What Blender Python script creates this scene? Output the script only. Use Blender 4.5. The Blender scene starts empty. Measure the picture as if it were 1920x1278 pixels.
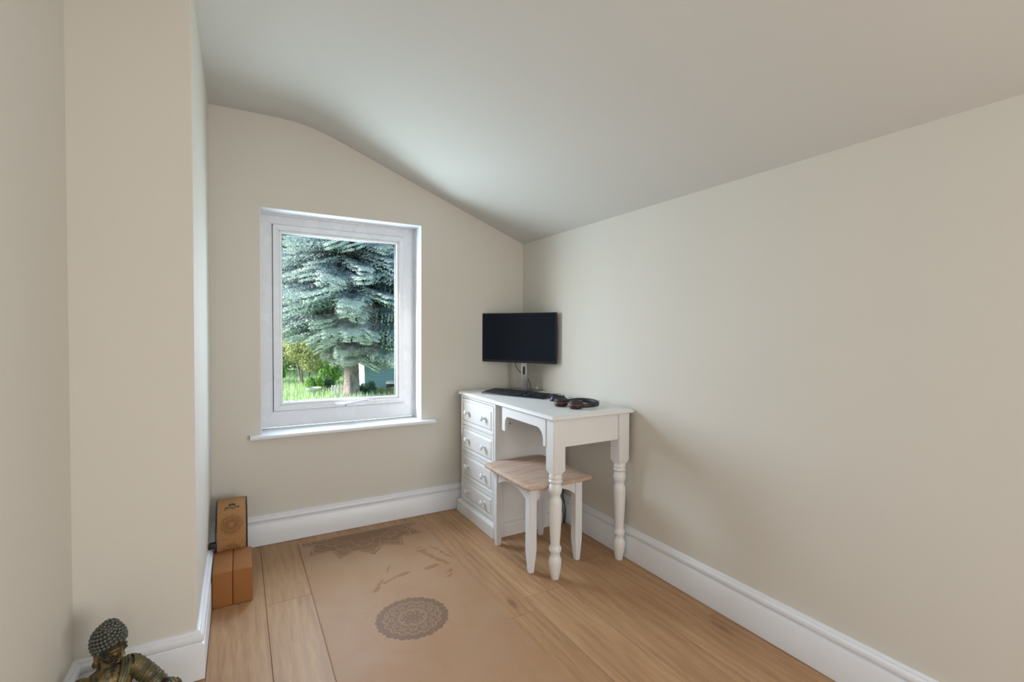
import bpy, bmesh, math, random
import numpy as np
from mathutils import Vector, Matrix

random.seed(7)
rng = np.random.default_rng(11)
PI = math.pi
scene = bpy.context.scene
col = scene.collection

# ---------------------------------------------------------------- camera
cam_data = bpy.data.cameras.new('camera')
cam = bpy.data.objects.new('camera', cam_data)
col.objects.link(cam)
scene.camera = cam
cam_data.sensor_fit = 'HORIZONTAL'
cam_data.sensor_width = 36.0
cam_data.lens = 899.116 / 1920 * 36.0
cam_data.clip_start = 0.02
cam_data.clip_end = 400
_r = Vector((0.86898195, -0.49482376, 0.00445182))
_u = Vector((0.00652147, 0.02044736, 0.99976966))
_f = Vector((0.49480081, 0.86875276, -0.02099537))
_m = Matrix((_r, _u, -_f)).transposed().to_4x4()
_m.translation = Vector((0, 0, 1.2))
cam.matrix_world = _m

# ---------------------------------------------------------------- world, sun, lights, exposure
scene.view_settings.view_transform = 'Standard'
scene.view_settings.look = 'None'
scene.view_settings.gamma = 1.0
scene.view_settings.use_curve_mapping = False
scene.view_settings.exposure = 0.30

SUN_DIR = Vector((-4.0, 1.0, 2.5)).normalized()      # towards the sun
world = bpy.data.worlds.new('world')
scene.world = world
world.use_nodes = True
wn = world.node_tree.nodes
wl = world.node_tree.links
wn.clear()
wo = wn.new('ShaderNodeOutputWorld')
wb = wn.new('ShaderNodeBackground')
sky = wn.new('ShaderNodeTexSky')
sky.sky_type = 'NISHITA'
sky.sun_disc = False
sky.sun_elevation = math.radians(31)
sky.sun_rotation = math.radians(-76)
sky.air_density = 1.0
sky.dust_density = 2.0
wb.inputs['Strength'].default_value = 0.34
wl.new(sky.outputs[0], wb.inputs['Color'])
wl.new(wb.outputs[0], wo.inputs['Surface'])

sun_data = bpy.data.lights.new('sun', 'SUN')
sun_data.energy = 5.5
sun_data.angle = math.radians(0.6)
sun_data.color = (1.0, 0.95, 0.86)
sun = bpy.data.objects.new('sun', sun_data)
col.objects.link(sun)
sun.rotation_euler = SUN_DIR.to_track_quat('Z', 'Y').to_euler()
sun.location = (-20, 4, 12)


def area(name, loc, target, sx, sy, power, color):
    d = bpy.data.lights.new(name, 'AREA')
    d.shape = 'RECTANGLE'
    d.size = sx
    d.size_y = sy
    d.energy = power
    d.color = color
    o = bpy.data.objects.new(name, d)
    col.objects.link(o)
    o.location = loc
    o.rotation_euler = (Vector(loc) - Vector(target)).to_track_quat('Z', 'Y').to_euler()
    return o


# first three: fill lights added behind the camera at rear, right side and ceiling
area('rear_fill_light', (0.02, -2.90, 1.62), (0.10, 3.0, 1.90), 0.84, 1.0, 7.0, (1.0, 0.965, 0.92))
area('side_fill_light', (1.76, -1.55, 1.12), (-0.3, 0.9, 1.25), 1.3, 1.0, 42.0, (1.0, 0.965, 0.92))
area('ceiling_fill_light', (-0.05, -1.35, 2.29), (-0.05, -1.35, 0.0), 0.28, 0.28, 4.0, (1.0, 0.92, 0.80))
_p = area('garden_window_light', (0.50, 3.45, 1.25), (2.2, 0.0, 0.45), 0.62, 0.96, 31.0, (0.74, 0.86, 1.0))


# ================================================================= helpers
class N:
    """small wrapper so that shader maths can be written as expressions"""
    def __init__(self, nt, s):
        self.nt = nt
        self.s = s

    def _op(self, op, b=None, c=None):
        n = self.nt.nodes.new('ShaderNodeMath')
        n.operation = op
        for i, v in enumerate((self, b, c)):
            if v is None:
                continue
            if isinstance(v, N):
                self.nt.links.new(v.s, n.inputs[i])
            else:
                n.inputs[i].default_value = v
        return N(self.nt, n.outputs[0])

    def __add__(s, o): return s._op('ADD', o)
    __radd__ = __add__
    def __mul__(s, o): return s._op('MULTIPLY', o)
    __rmul__ = __mul__
    def __sub__(s, o): return s._op('SUBTRACT', o)
    def __rsub__(s, o): return (s * -1.0) + o
    def __truediv__(s, o): return s._op('DIVIDE', o)
    def __pow__(s, o): return s._op('POWER', o)
    def sin(s): return s._op('SINE')
    def cos(s): return s._op('COSINE')
    def abs(s): return s._op('ABSOLUTE')
    def sqrt(s): return s._op('SQRT')
    def lt(s, o): return s._op('LESS_THAN', o)
    def gt(s, o): return s._op('GREATER_THAN', o)
    def max(s, o): return s._op('MAXIMUM', o)
    def min(s, o): return s._op('MINIMUM', o)
    def atan2(s, o): return s._op('ARCTAN2', o)
    def frac(s): return s._op('FRACT')

    def near(s, o, w):
        return (s - o).abs().lt(w)

    def clamp(s):
        n = s._op('ADD', 0.0)
        n.s.node.use_clamp = True
        return n


class Mat:
    def __init__(self, name, color=(0.8, 0.8, 0.8), rough=0.5, metal=0.0, spec=0.5):
        self.m = bpy.data.materials.new(name)
        self.m.use_nodes = True
        self.nt = self.m.node_tree
        self.b = self.nt.nodes['Principled BSDF']
        self.b.inputs['Base Color'].default_value = (*color, 1)
        self.b.inputs['Roughness'].default_value = rough
        self.b.inputs['Metallic'].default_value = metal
        self.b.inputs['Specular IOR Level'].default_value = spec

    def coord(self, kind='Object'):
        n = self.nt.nodes.new('ShaderNodeTexCoord')
        return n.outputs[kind]

    def mapping(self, vec, scale=(1, 1, 1), loc=(0, 0, 0), rot=(0, 0, 0)):
        n = self.nt.nodes.new('ShaderNodeMapping')
        self.nt.links.new(vec, n.inputs['Vector'])
        for k, v in (('Scale', scale), ('Location', loc), ('Rotation', rot)):
            if hasattr(v, 'is_output'):
                self.nt.links.new(v, n.inputs[k])
            else:
                n.inputs[k].default_value = v
        return n.outputs[0]

    def noise(self, vec, scale=5, detail=4, rough=0.5, dist=0.0):
        n = self.nt.nodes.new('ShaderNodeTexNoise')
        self.nt.links.new(vec, n.inputs['Vector'])
        n.inputs['Scale'].default_value = scale
        n.inputs['Detail'].default_value = detail
        n.inputs['Roughness'].default_value = rough
        n.inputs['Distortion'].default_value = dist
        return n.outputs['Fac']

    def voronoi(self, vec, scale=5, feature='F1'):
        n = self.nt.nodes.new('ShaderNodeTexVoronoi')
        n.feature = feature
        self.nt.links.new(vec, n.inputs['Vector'])
        n.inputs['Scale'].default_value = scale
        return n.outputs['Distance']

    def ramp(self, fac, stops):
        n = self.nt.nodes.new('ShaderNodeValToRGB')
        self.nt.links.new(fac.s if isinstance(fac, N) else fac, n.inputs[0])
        e = n.color_ramp.elements
        while len(e) < len(stops):
            e.new(0.5)
        for el, (p, c) in zip(e, stops):
            el.position = p
            el.color = (*c, 1) if len(c) == 3 else c
        return n.outputs['Color']

    def mix(self, fac, a, b, mode='MIX'):
        n = self.nt.nodes.new('ShaderNodeMix')
        n.data_type = 'RGBA'
        n.blend_type = mode
        for k, v in ((0, fac), (6, a), (7, b)):
            if isinstance(v, N):
                v = v.s
            if hasattr(v, 'is_output'):
                self.nt.links.new(v, n.inputs[k])
            elif isinstance(v, (int, float)):
                n.inputs[k].default_value = v
            else:
                n.inputs[k].default_value = (*v, 1)
        return n.outputs[2]

    def xyz(self, vec):
        n = self.nt.nodes.new('ShaderNodeSeparateXYZ')
        self.nt.links.new(vec, n.inputs[0])
        return [N(self.nt, n.outputs[i]) for i in range(3)]

    def set(self, name, sock):
        if isinstance(sock, N):
            sock = sock.s
        self.nt.links.new(sock, self.b.inputs[name])

    def bump(self, h, strength=0.2, dist=0.01):
        n = self.nt.nodes.new('ShaderNodeBump')
        n.inputs['Strength'].default_value = strength
        n.inputs['Distance'].default_value = dist
        self.nt.links.new(h.s if isinstance(h, N) else h, n.inputs['Height'])
        self.nt.links.new(n.outputs[0], self.b.inputs['Normal'])


def world_of(o):
    m = o.matrix_basis.copy()
    while o.parent is not None:
        o = o.parent
        m = o.matrix_basis @ m
    return m


def srgb(r, g, b):
    f = lambda c: (c / 255 / 12.92) if c / 255 <= 0.04045 else ((c / 255 + 0.055) / 1.055) ** 2.4
    return (f(r), f(g), f(b))


class MB:
    """collects simple solids in one bmesh"""
    def __init__(self):
        self.bm = bmesh.new()

    def _new(self, fn):
        bm2 = bmesh.new()
        fn(bm2)
        me = bpy.data.meshes.new('tmp')
        bm2.to_mesh(me)
        bm2.free()
        self.bm.from_mesh(me)
        bpy.data.meshes.remove(me)

    def box(self, x0, x1, y0, y1, z0, z1, bevel=0.0, seg=2, M=None):
        def fn(b):
            bmesh.ops.create_cube(b, size=1)
            for v in b.verts:
                v.co = Vector((x0 + (v.co.x + .5) * (x1 - x0), y0 + (v.co.y + .5) * (y1 - y0), z0 + (v.co.z + .5) * (z1 - z0)))
            if bevel:
                bmesh.ops.bevel(b, geom=b.edges[:], offset=bevel, segments=seg, affect='EDGES', profile=0.5)
            if M is not None:
                b.transform(M)
        self._new(fn)
        return self

    def lathe(self, prof, origin=(0, 0, 0), seg=32, M=None, cap=True):
        """prof: list of (radius, z)"""
        def fn(b):
            rings = []
            for r, z in prof:
                rings.append([b.verts.new((r * math.cos(2 * PI * k / seg), r * math.sin(2 * PI * k / seg), z)) for k in range(seg)])
            for a, c in zip(rings, rings[1:]):
                for k in range(seg):
                    b.faces.new((a[k], a[(k + 1) % seg], c[(k + 1) % seg], c[k]))
            if cap:
                b.faces.new(list(reversed(rings[0])))
                b.faces.new(rings[-1])
            if M is not None:
                b.transform(M)
            b.transform(Matrix.Translation(origin))
            bmesh.ops.recalc_face_normals(b, faces=b.faces[:])
        self._new(fn)
        return self

    def tube(self, pts, r, seg=10, closed=False, flat=None, up=(0, 0, 1)):
        """sweep an ellipse (r or radii list; flat=(rw, rh)) along pts"""
        def fn(b):
            P = [Vector(p) for p in pts]
            n = len(P)
            rings = []
            prev = None
            for i, p in enumerate(P):
                if closed:
                    t = P[(i + 1) % n] - P[i - 1]
                else:
                    t = P[min(i + 1, n - 1)] - P[max(i - 1, 0)]
                t.normalize()
                if flat is not None:
                    side = t.cross(Vector(up)).normalized()
                    u2 = side.cross(t).normalized()
                    ra, rb = flat
                else:
                    if prev is None:
                        side = t.orthogonal().normalized()
                    else:
                        side = (prev - t * prev.dot(t)).normalized()
                    u2 = t.cross(side)
                    rr = r[i] if hasattr(r, '__len__') else r
                    ra = rb = rr
                prev = side
                rings.append([b.verts.new(p + side * (ra * math.cos(2 * PI * k / seg)) + u2 * (rb * math.sin(2 * PI * k / seg))) for k in range(seg)])
            rng_ = range(n if closed else n - 1)
            for i in rng_:
                a, c = rings[i], rings[(i + 1) % n]
                for k in range(seg):
                    b.faces.new((a[k], a[(k + 1) % seg], c[(k + 1) % seg], c[k]))
            if not closed:
                b.faces.new(list(reversed(rings[0])))
                b.faces.new(rings[-1])
            bmesh.ops.recalc_face_normals(b, faces=b.faces[:])
        self._new(fn)
        return self

    def prism(self, poly, axis, lo, hi, bevel=0.0, M=None, seg=2):
        """poly in the two other axes (cyclic order x,y,z without axis), extruded along axis"""
        def fn(b):
            def co(p, w):
                if axis == 0:
                    return (w, p[0], p[1])
                if axis == 1:
                    return (p[0], w, p[1])
                return (p[0], p[1], w)
            A = [b.verts.new(co(p, lo)) for p in poly]
            B = [b.verts.new(co(p, hi)) for p in poly]
            n = len(poly)
            b.faces.new(A)
            b.faces.new(list(reversed(B)))
            for k in range(n):
                b.faces.new((A[k], B[k], B[(k + 1) % n], A[(k + 1) % n]))
            bmesh.ops.recalc_face_normals(b, faces=b.faces[:])
            if bevel:
                ed = [e for e in b.edges if abs(e.calc_face_angle(0)) > 0.6]
                bmesh.ops.bevel(b, geom=ed, offset=bevel, segments=seg, affect='EDGES', profile=0.5)
            if M is not None:
                b.transform(M)
        self._new(fn)
        return self

    def ball(self, c, r, sub=2, M=None):
        def fn(b):
            bmesh.ops.create_icosphere(b, subdivisions=sub, radius=1)
            rr = r if hasattr(r, '__len__') else (r, r, r)
            for v in b.verts:
                v.co = Vector((v.co.x * rr[0], v.co.y * rr[1], v.co.z * rr[2]))
            if M is not None:
                b.transform(M)
            b.transform(Matrix.Translation(c))
        self._new(fn)
        return self

    def build(self, name, mat, parent=None, smooth=40, origin=None):
        if parent is not None:
            self.bm.transform(world_of(parent).inverted())
        elif origin is not None:
            self.bm.transform(Matrix.Translation(-Vector(origin)))
        me = bpy.data.meshes.new(name)
        self.bm.to_mesh(me)
        self.bm.free()
        me.materials.append(mat.m if isinstance(mat, Mat) else mat)
        if smooth:
            me.shade_smooth()
            me.set_sharp_from_angle(angle=math.radians(smooth))
        o = bpy.data.objects.new(name, me)
        col.objects.link(o)
        if parent is not None:
            o.parent = parent
        elif origin is not None:
            o.location = origin
        return o


def mesh_obj(name, verts, faces, mat, parent=None, smooth=False):
    me = bpy.data.meshes.new(name)
    me.from_pydata([tuple(v) for v in verts], [], [tuple(f) for f in faces])
    me.update()
    me.materials.append(mat.m if isinstance(mat, Mat) else mat)
    if smooth:
        me.shade_smooth()
    o = bpy.data.objects.new(name, me)
    col.objects.link(o)
    if parent is not None:
        o.parent = parent
        me.transform(world_of(parent).inverted())
    return o


def tag(o, label=None, cat=None, group=None, kind=None):
    if label:
        o['label'] = label
    if cat:
        o['category'] = cat
    if group:
        o['group'] = group
    if kind:
        o['kind'] = kind
    return o


def thing(name, loc, label, cat, group=None, rz=0.0):
    o = bpy.data.objects.new(name, None)
    o.empty_display_size = 0.1
    col.objects.link(o)
    o.matrix_world = Matrix.Translation(loc) @ Matrix.Rotation(rz, 4, 'Z')
    return tag(o, label, cat, group)


def structure(name, loc=(0, 0, 0)):
    o = bpy.data.objects.new(name, None)
    col.objects.link(o)
    o.matrix_world = Matrix.Translation(loc)
    o['kind'] = 'structure'
    return o


def copy_obj(o, parent, M=None):
    c = o.copy()
    col.objects.link(c)
    c.parent = parent
    if M is not None:
        c.matrix_local = M
    return c


# ================================================================= materials
def wall_material(name, c, var=0.012):
    m = Mat(name, c, 0.82, spec=0.25)
    co = m.coord()
    n = m.noise(co, 2.2, 3, 0.5)
    m.set('Base Color', m.mix(n, tuple(x * (1 - var) for x in c), tuple(min(1, x * (1 + var)) for x in c)))
    m.bump(m.noise(co, 160, 3, 0.6), 0.06, 0.002)
    return m


M_wall = wall_material('cream_wall_paint', (0.70, 0.674, 0.618))
M_ceil = wall_material('ceiling_paint', (0.62, 0.61, 0.58))
M_trim = Mat('white_gloss_trim_paint', (0.82, 0.845, 0.90), 0.32)
_co = M_trim.coord()
M_trim.bump(M_trim.noise(_co, 30, 2), 0.03, 0.0004)
M_upvc = Mat('white_window_plastic', (0.79, 0.81, 0.85), 0.25)
_co = M_upvc.coord()
M_upvc.set('Roughness', M_upvc.ramp(M_upvc.noise(_co, 6, 3), [(0, (.2, .2, .2)), (1, (.34, .34, .34))]))
M_gasket = Mat('dark_rubber_gasket', (0.03, 0.03, 0.035), 0.6)
M_desk = Mat('white_painted_wood', (0.77, 0.765, 0.745), 0.38)
_co = M_desk.coord()
M_desk.set('Base Color', M_desk.mix(M_desk.noise(_co, 5, 4), (0.76, 0.765, 0.765), (0.82, 0.825, 0.83)))
M_desk.bump(M_desk.noise(M_desk.mapping(_co, (30, 30, 4)), 6, 3), 0.05, 0.001)
M_stoolw = Mat('cool_white_stool_paint', (0.77, 0.79, 0.82), 0.4)
_co = M_stoolw.coord()
M_stoolw.bump(M_stoolw.noise(M_stoolw.mapping(_co, (40, 40, 3)), 5, 3), 0.06, 0.001)
M_black = Mat('black_plastic', (0.012, 0.013, 0.016), 0.45)
_co = M_black.coord()
M_black.bump(M_black.noise(_co, 400, 2), 0.05, 0.0005)
M_gap = Mat('dark_recess', (0.02, 0.018, 0.015), 0.9)
_co = M_gap.coord()
M_gap.set('Base Color', M_gap.mix(M_gap.noise(_co, 20, 2), (0.012, 0.011, 0.01), (0.03, 0.027, 0.022)))


def wood_material(name, dark, mid, light, knots=True, rough=0.42):
    m = Mat(name, mid, rough, spec=0.32)
    info = m.nt.nodes.new('ShaderNodeObjectInfo')
    rnd = N(m.nt, info.outputs['Random'])
    comb = m.nt.nodes.new('ShaderNodeCombineXYZ')
    m.nt.links.new((rnd * 37.0).s, comb.inputs[0])
    m.nt.links.new((rnd * 91.0).s, comb.inputs[1])
    base = m.mapping(m.coord(), (1, 1, 1), loc=comb.outputs[0])
    # gentle cathedral figure
    warp = m.noise(m.mapping(base, (3.0, 0.55, 1)), 1.6, 3, 0.5)
    bx, by, bz = m.xyz(base)
    wv = N(m.nt, warp)
    ring = ((bx * 150.0) + (wv * 26.0)).sin() * 0.5 + 0.5
    fine = N(m.nt, m.noise(m.mapping(base, (70, 4.5, 1)), 1.0, 6, 0.70, 0.6))
    broad = N(m.nt, m.noise(m.mapping(base, (7, 0.9, 1)), 1.0, 3, 0.5))
    fac = (ring * 0.12 + fine * 1.00 + broad * 0.85 - 0.48).clamp()
    c = m.ramp(fac, [(0.12, dark), (0.45, mid), (0.85, light)])
    # plank to plank tone
    tone = N(m.nt, info.outputs['Random'])
    c = m.mix((tone * 7.31).frac() * 0.35, c, tuple(x * 0.80 for x in mid))
    if knots:
        kv = m.mapping(base, (2.7, 1.05, 1))
        kd_ = m.nt.nodes.new('ShaderNodeTexVoronoi')
        kd_.voronoi_dimensions = '2D'
        m.nt.links.new(kv, kd_.inputs['Vector'])
        kd_.inputs['Scale'].default_value = 1.0
        kd = N(m.nt, kd_.outputs['Distance'])
        kn = N(m.nt, m.noise(m.mapping(base, (22, 9, 1)), 1.0, 3))
        k = ((0.085 - (kd + kn * 0.12 - 0.03)) * 16.0).clamp() * 0.62
        c = m.mix(k, c, tuple(x * y for x, y in zip(dark, (0.42, 0.34, 0.36))))
        halo = ((0.26 - (kd + kn * 0.16)) * 4.0).clamp() * 0.40
        c = m.mix(halo, c, tuple(x * y for x, y in zip(dark, (0.95, 0.80, 0.80))))
    m.set('Base Color', c)
    m.set('Roughness', fine * 0.18 + (rough - 0.09))
    m.bump(fine, 0.12, 0.002)
    return m


M_oak = wood_material('oak_laminate', srgb(138, 102, 72), srgb(174, 135, 99), srgb(200, 163, 123), rough=0.50)


def mandala_lines(m, x, y, R, n1=12):
    """x, y centred coordinates -> (fill mask, line mask) as N"""
    r = (x * x + y * y).sqrt() / R
    th = y.atan2(x)
    lobes = (th * (n1 / 2.0)).sin().abs()
    pts = (th * (n1 / 2.0) + 0.8).cos().abs() ** 5.0
    edge = (lobes ** 0.75) * 0.20 + ((th * (n1 / 2.0)).cos().abs() ** 12.0) * 0.16 + 0.80
    fill = r.lt(edge)
    L = None

    def add(e):
        nonlocal L
        L = e if L is None else L.max(e)
    for a, b_, k, ph, w, pw in ((0.14, 0.16, 4, 0.0, 0.016, 1.0), (0.36, 0.0, 1, 0.0, 0.014, 1.0), (0.40, 0.0, 1, 0.0, 0.008, 1.0),
                                (0.40, 0.22, 6, 0.0, 0.014, 0.7), (0.43, 0.11, 6, 0.0, 0.010, 0.8), (0.42, 0.26, 6, 1.57, 0.012, 0.8),
                                (0.66, 0.13, 8, 0.4, 0.012, 0.6), (0.68, 0.07, 16, 0.4, 0.009, 0.8), (0.05, 0.29, 3, 0.5, 0.010, 1.3)):
        c = (th * float(k) + ph).sin().abs()
        if pw != 1.0:
            c = c ** pw
        add(r.near(c * b_ + a, w))
    # little dots
    dots = ((th * 24.0).sin().gt(0.75)) * r.near(0.325, 0.014)
    add(dots)
    return fill, L * fill, r, th


def cork_base(m, base, dark, light, speck=0.5, scale=90):
    co = m.coord()
    n1 = N(m.nt, m.noise(co, scale, 3, 0.6))
    n2 = N(m.nt, m.noise(co, 3.0, 3, 0.55))
    v = N(m.nt, m.voronoi(co, scale * 1.6))
    c = m.mix((n1 * 1.4 - 0.2).clamp() * speck, base, dark)
    c = m.mix((v * 1.2).clamp() * speck * 0.6, c, light)
    c = m.mix((n2 * 1.8 - 0.6).clamp() * 0.22, c, light)
    return c, co


# yoga mat: tan surface, printed mandalas, darker damp streaks
M_mat = Mat('tan_mat_surface', rough=0.55, spec=0.3)
c, co = cork_base(M_mat, srgb(176, 139, 107), srgb(158, 119, 88), srgb(188, 153, 122), 0.30, 150)
X, Y, Z = M_mat.xyz(co)
cloud = N(M_mat.nt, M_mat.noise(M_mat.mapping(co, (3.0, 2.0, 1)), 1.6, 4, 0.6, 0.8))
c = M_mat.mix((cloud * 2.2 - 0.95).clamp() * 0.40, c, srgb(184, 160, 138))
c = M_mat.mix(((cloud * -1.0 + 0.52) * 3.0).clamp() * 0.30, c, srgb(168, 122, 84))
fill, line, r_, th_ = mandala_lines(M_mat, X - 0.622, Y - 1.921, 0.152, 16)
INK = srgb(128, 100, 80)
c = M_mat.mix(fill * 0.92, c, INK)
c = M_mat.mix(line * 0.8, c, srgb(178, 144, 112))
# half mandala at the far end, bounded by pointed petals
dx, dy = X - 0.622, Y - 2.955
r = (dx * dx + dy * dy).sqrt()
th = dy.atan2(dx)
petal = (th * 4.0 + 0.35).sin().abs()
petal2 = (th * 4.0 + 1.92).sin().abs()
aa = (th + PI / 2) * 7.0
edge = ((aa.sin().abs() * -1.0 + 1.0) * 0.075 + 0.318).max((aa * 0.5).cos().abs() ** 6.0 * 0.07 + 0.30)
half = r.lt(edge) * Y.lt(2.885) * dx.abs().lt(0.325)
c = M_mat.mix(half * 0.90, c, srgb(132, 96, 66))
La = r.near((aa.sin().abs() * -1.0 + 1.0) * 0.065 + 0.306, 0.0035).max(r.near(petal2 ** 0.8 * 0.125 + 0.226, 0.0035))
La = La.max(r.near(petal2 ** 0.9 * 0.11 + 0.150, 0.003)).max(r.near(petal ** 0.8 * 0.13 + 0.165, 0.003))
wob = (dx * 150.0 + (dy * 120.0).sin() * 2.2).sin() * (dy * 150.0 + (dx * 130.0).cos() * 2.0).sin()
La = La.max(wob.near(0.25, 0.13) * r.gt(0.20) * 0.75)
La = La.max(r.near(0.315, 0.002)).max(r.near(0.19, 0.002))
c = M_mat.mix(La * half * 0.85, c, srgb(184, 148, 114))
# damp streaks
wn_ = N(M_mat.nt, M_mat.noise(co, 26, 3, 0.6))
wn2 = N(M_mat.nt, M_mat.noise(co, 60, 2, 0.5))
stain = None
for (sx, sy, ang, a, b_) in ((0.560, 2.235, 62, .070, .013), (0.640, 2.365, 66, .050, .008), (0.690, 2.283, 12, .040, .013), (0.635, 2.268, 25, .045, .009),
                             (0.865, 2.455, 104, .085, .024), (0.900, 2.345, 112, .070, .016), (0.850, 2.290, 10, .055, .016),
                             (0.945, 2.420, 105, .100, .011), (0.915, 2.213, 20, .024, .014), (0.890, 2.165, 0, .020, .014)):
    ca, sa = math.cos(math.radians(ang)), math.sin(math.radians(ang))
    ex = ((X - sx) * ca + (Y - sy) * sa) / a
    ey = ((X - sx) * -sa + (Y - sy) * ca) / b_
    d = (ex * ex + ey * ey).sqrt() + (wn_ - 0.5) * 3.0 + (wn2 - 0.5) * 1.4
    s_ = ((1.0 - d) * 2.5).clamp()
    stain = s_ if stain is None else stain.max(s_)
c = M_mat.mix(stain * 0.72, c, srgb(152, 104, 62))
M_mat.set('Base Color', c)
M_mat.bump(M_mat.noise(co, 260, 3, 0.6), 0.10, 0.001)

# cork blocks
M_block = Mat('cork_block', rough=0.75, spec=0.2)
c, co = cork_base(M_block, srgb(150, 98, 54), srgb(122, 74, 36), srgb(170, 122, 78), 0.35, 130)
M_block.set('Base Color', c)
M_block.bump(M_block.noise(co, 200, 3, 0.6), 0.15, 0.001)

# cork wheel tread (object coordinates: x along the axle, origin at the hub)
WR = 0.170
M_tread = Mat('printed_cork_tread', rough=0.8, spec=0.2)
c, co = cork_base(M_tread, srgb(158, 110, 66), srgb(98, 58, 30), srgb(196, 152, 104), 1.0, 170)
X, Y, Z = M_tread.xyz(co)
V = Z.atan2(Y * -1.0) * WR
fill, line, r_, th_ = mandala_lines(M_tread, X, V - 0.098, 0.055, 12)
fill2, line2, r2_, th2_ = mandala_lines(M_tread, X, V + 0.035, 0.052, 12)
c = M_tread.mix(line.max(line2) * 0.85, c, srgb(70, 38, 20))
c = M_tread.mix(fill.max(fill2) * 0.12, c, srgb(96, 60, 36))
M_tread.set('Base Color', c)
M_tread.bump(M_tread.noise(co, 220, 3, 0.6), 0.2, 0.001)

M_rim = Mat('black_wheel_rim', (0.010, 0.012, 0.016), 0.35)
_co = M_rim.coord()
M_rim.bump(M_rim.noise(_co, 120, 2), 0.05, 0.001)
M_ink = Mat('black_print', (0.02, 0.015, 0.012), 0.8)

# stool cushion board
M_seat = Mat('tan_suede_seat', rough=0.7, spec=0.2)
_co = M_seat.coord()
_n = M_seat.noise(M_seat.mapping(_co, (3, 16, 6)), 3, 4, 0.6)
M_seat.set('Base Color', M_seat.ramp(_n, [(0.25, srgb(176, 146, 124)), (0.55, srgb(196, 170, 152)), (0.8, srgb(208, 188, 174))]))
M_seat.bump(M_seat.noise(_co, 300, 3), 0.15, 0.001)

M_screen = Mat('dark_screen_panel', (0.009, 0.013, 0.022), 0.22, spec=0.12)
_co = M_screen.coord()
M_screen.set('Roughness', M_screen.ramp(M_screen.noise(_co, 3, 2), [(0, (.12, .12, .12)), (1, (.16, .16, .16))]))
M_silver = Mat('brushed_silver', (0.50, 0.50, 0.51), 0.38, metal=0.85)
_co = M_silver.coord()
M_silver.bump(M_silver.noise(M_silver.mapping(_co, (4, 4, 200)), 4, 2), 0.04, 0.0005)
M_base = Mat('satin_grey_metal', (0.30, 0.30, 0.30), 0.45, metal=0.8)
_co = M_base.coord()
M_base.bump(M_base.noise(_co, 300, 2), 0.04, 0.0005)
M_navy = Mat('dark_navy_plastic', (0.010, 0.016, 0.032), 0.35)
_co = M_navy.coord()
M_navy.bump(M_navy.noise(_co, 500, 2), 0.04, 0.0004)
M_key = Mat('keycap_plastic', (0.015, 0.016, 0.019), 0.5)
_co = M_key.coord()
M_key.bump(M_key.noise(_co, 700, 2), 0.04, 0.0004)
M_pad = Mat('ear_cushion_leatherette', (0.020, 0.021, 0.024), 0.55)
_co = M_pad.coord()
M_pad.bump(M_pad.noise(_co, 350, 3), 0.2, 0.0006)
M_red = Mat('red_accent_ring', (0.42, 0.045, 0.025), 0.4)
_co = M_red.coord()
M_red.bump(M_red.noise(_co, 300, 2), 0.03, 0.0004)
M_cable = Mat('black_cable_sheath', (0.015, 0.015, 0.016), 0.5)
M_greycable = Mat('grey_cable_sheath', (0.10, 0.10, 0.10), 0.5)
M_steel = Mat('dark_steel', (0.10, 0.10, 0.11), 0.35, metal=0.9)

# statue: dark verdigris with gold rubbed on the raised parts
M_statue = Mat('gilded_bronze_resin', rough=0.42, metal=0.25)
_co = M_statue.coord()
geo = M_statue.nt.nodes.new('ShaderNodeNewGeometry')
pt = N(M_statue.nt, geo.outputs['Pointiness'])
n1 = N(M_statue.nt, M_statue.noise(_co, 28, 5, 0.65))
n2 = N(M_statue.nt, M_statue.noise(_co, 110, 4, 0.6))
gold = ((pt - 0.5) * 7.0 + (n1 - 0.5) * 3.6 + (n2 - 0.5) * 2.0 + 0.27).clamp()
cc = M_statue.mix(gold, srgb(38, 42, 36), srgb(138, 114, 60))
cc = M_statue.mix(((n2 - 0.60) * 8.0).clamp() * 0.7, cc, srgb(36, 42, 44))
M_statue.set('Base Color', cc)
M_statue.bump(n2, 0.25, 0.002)
M_hair = Mat('verdigris_hair', rough=0.45, metal=0.25)
_co = M_hair.coord()
n1 = N(M_hair.nt, M_hair.noise(_co, 60, 4, 0.6))
geo = M_hair.nt.nodes.new('ShaderNodeNewGeometry')
pt = N(M_hair.nt, geo.outputs['Pointiness'])
f_ = ((pt - 0.52) * 5.0 + (n1 - 0.5) * 1.6 + 0.25).clamp()
M_hair.set('Base Color', M_hair.mix(f_, srgb(22, 27, 28), srgb(94, 97, 90)))
M_robe = Mat('gilded_robe', rough=0.45, metal=0.25)
_co = M_robe.coord()
n1 = N(M_robe.nt, M_robe.noise(_co, 40, 5, 0.6))
geo = M_robe.nt.nodes.new('ShaderNodeNewGeometry')
pt = N(M_robe.nt, geo.outputs['Pointiness'])
f_ = ((pt - 0.5) * 8.0 + (n1 - 0.5) * 2.0 + 0.45).clamp()
M_robe.set('Base Color', M_robe.mix(f_, srgb(38, 44, 40), srgb(128, 116, 74)))

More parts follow.
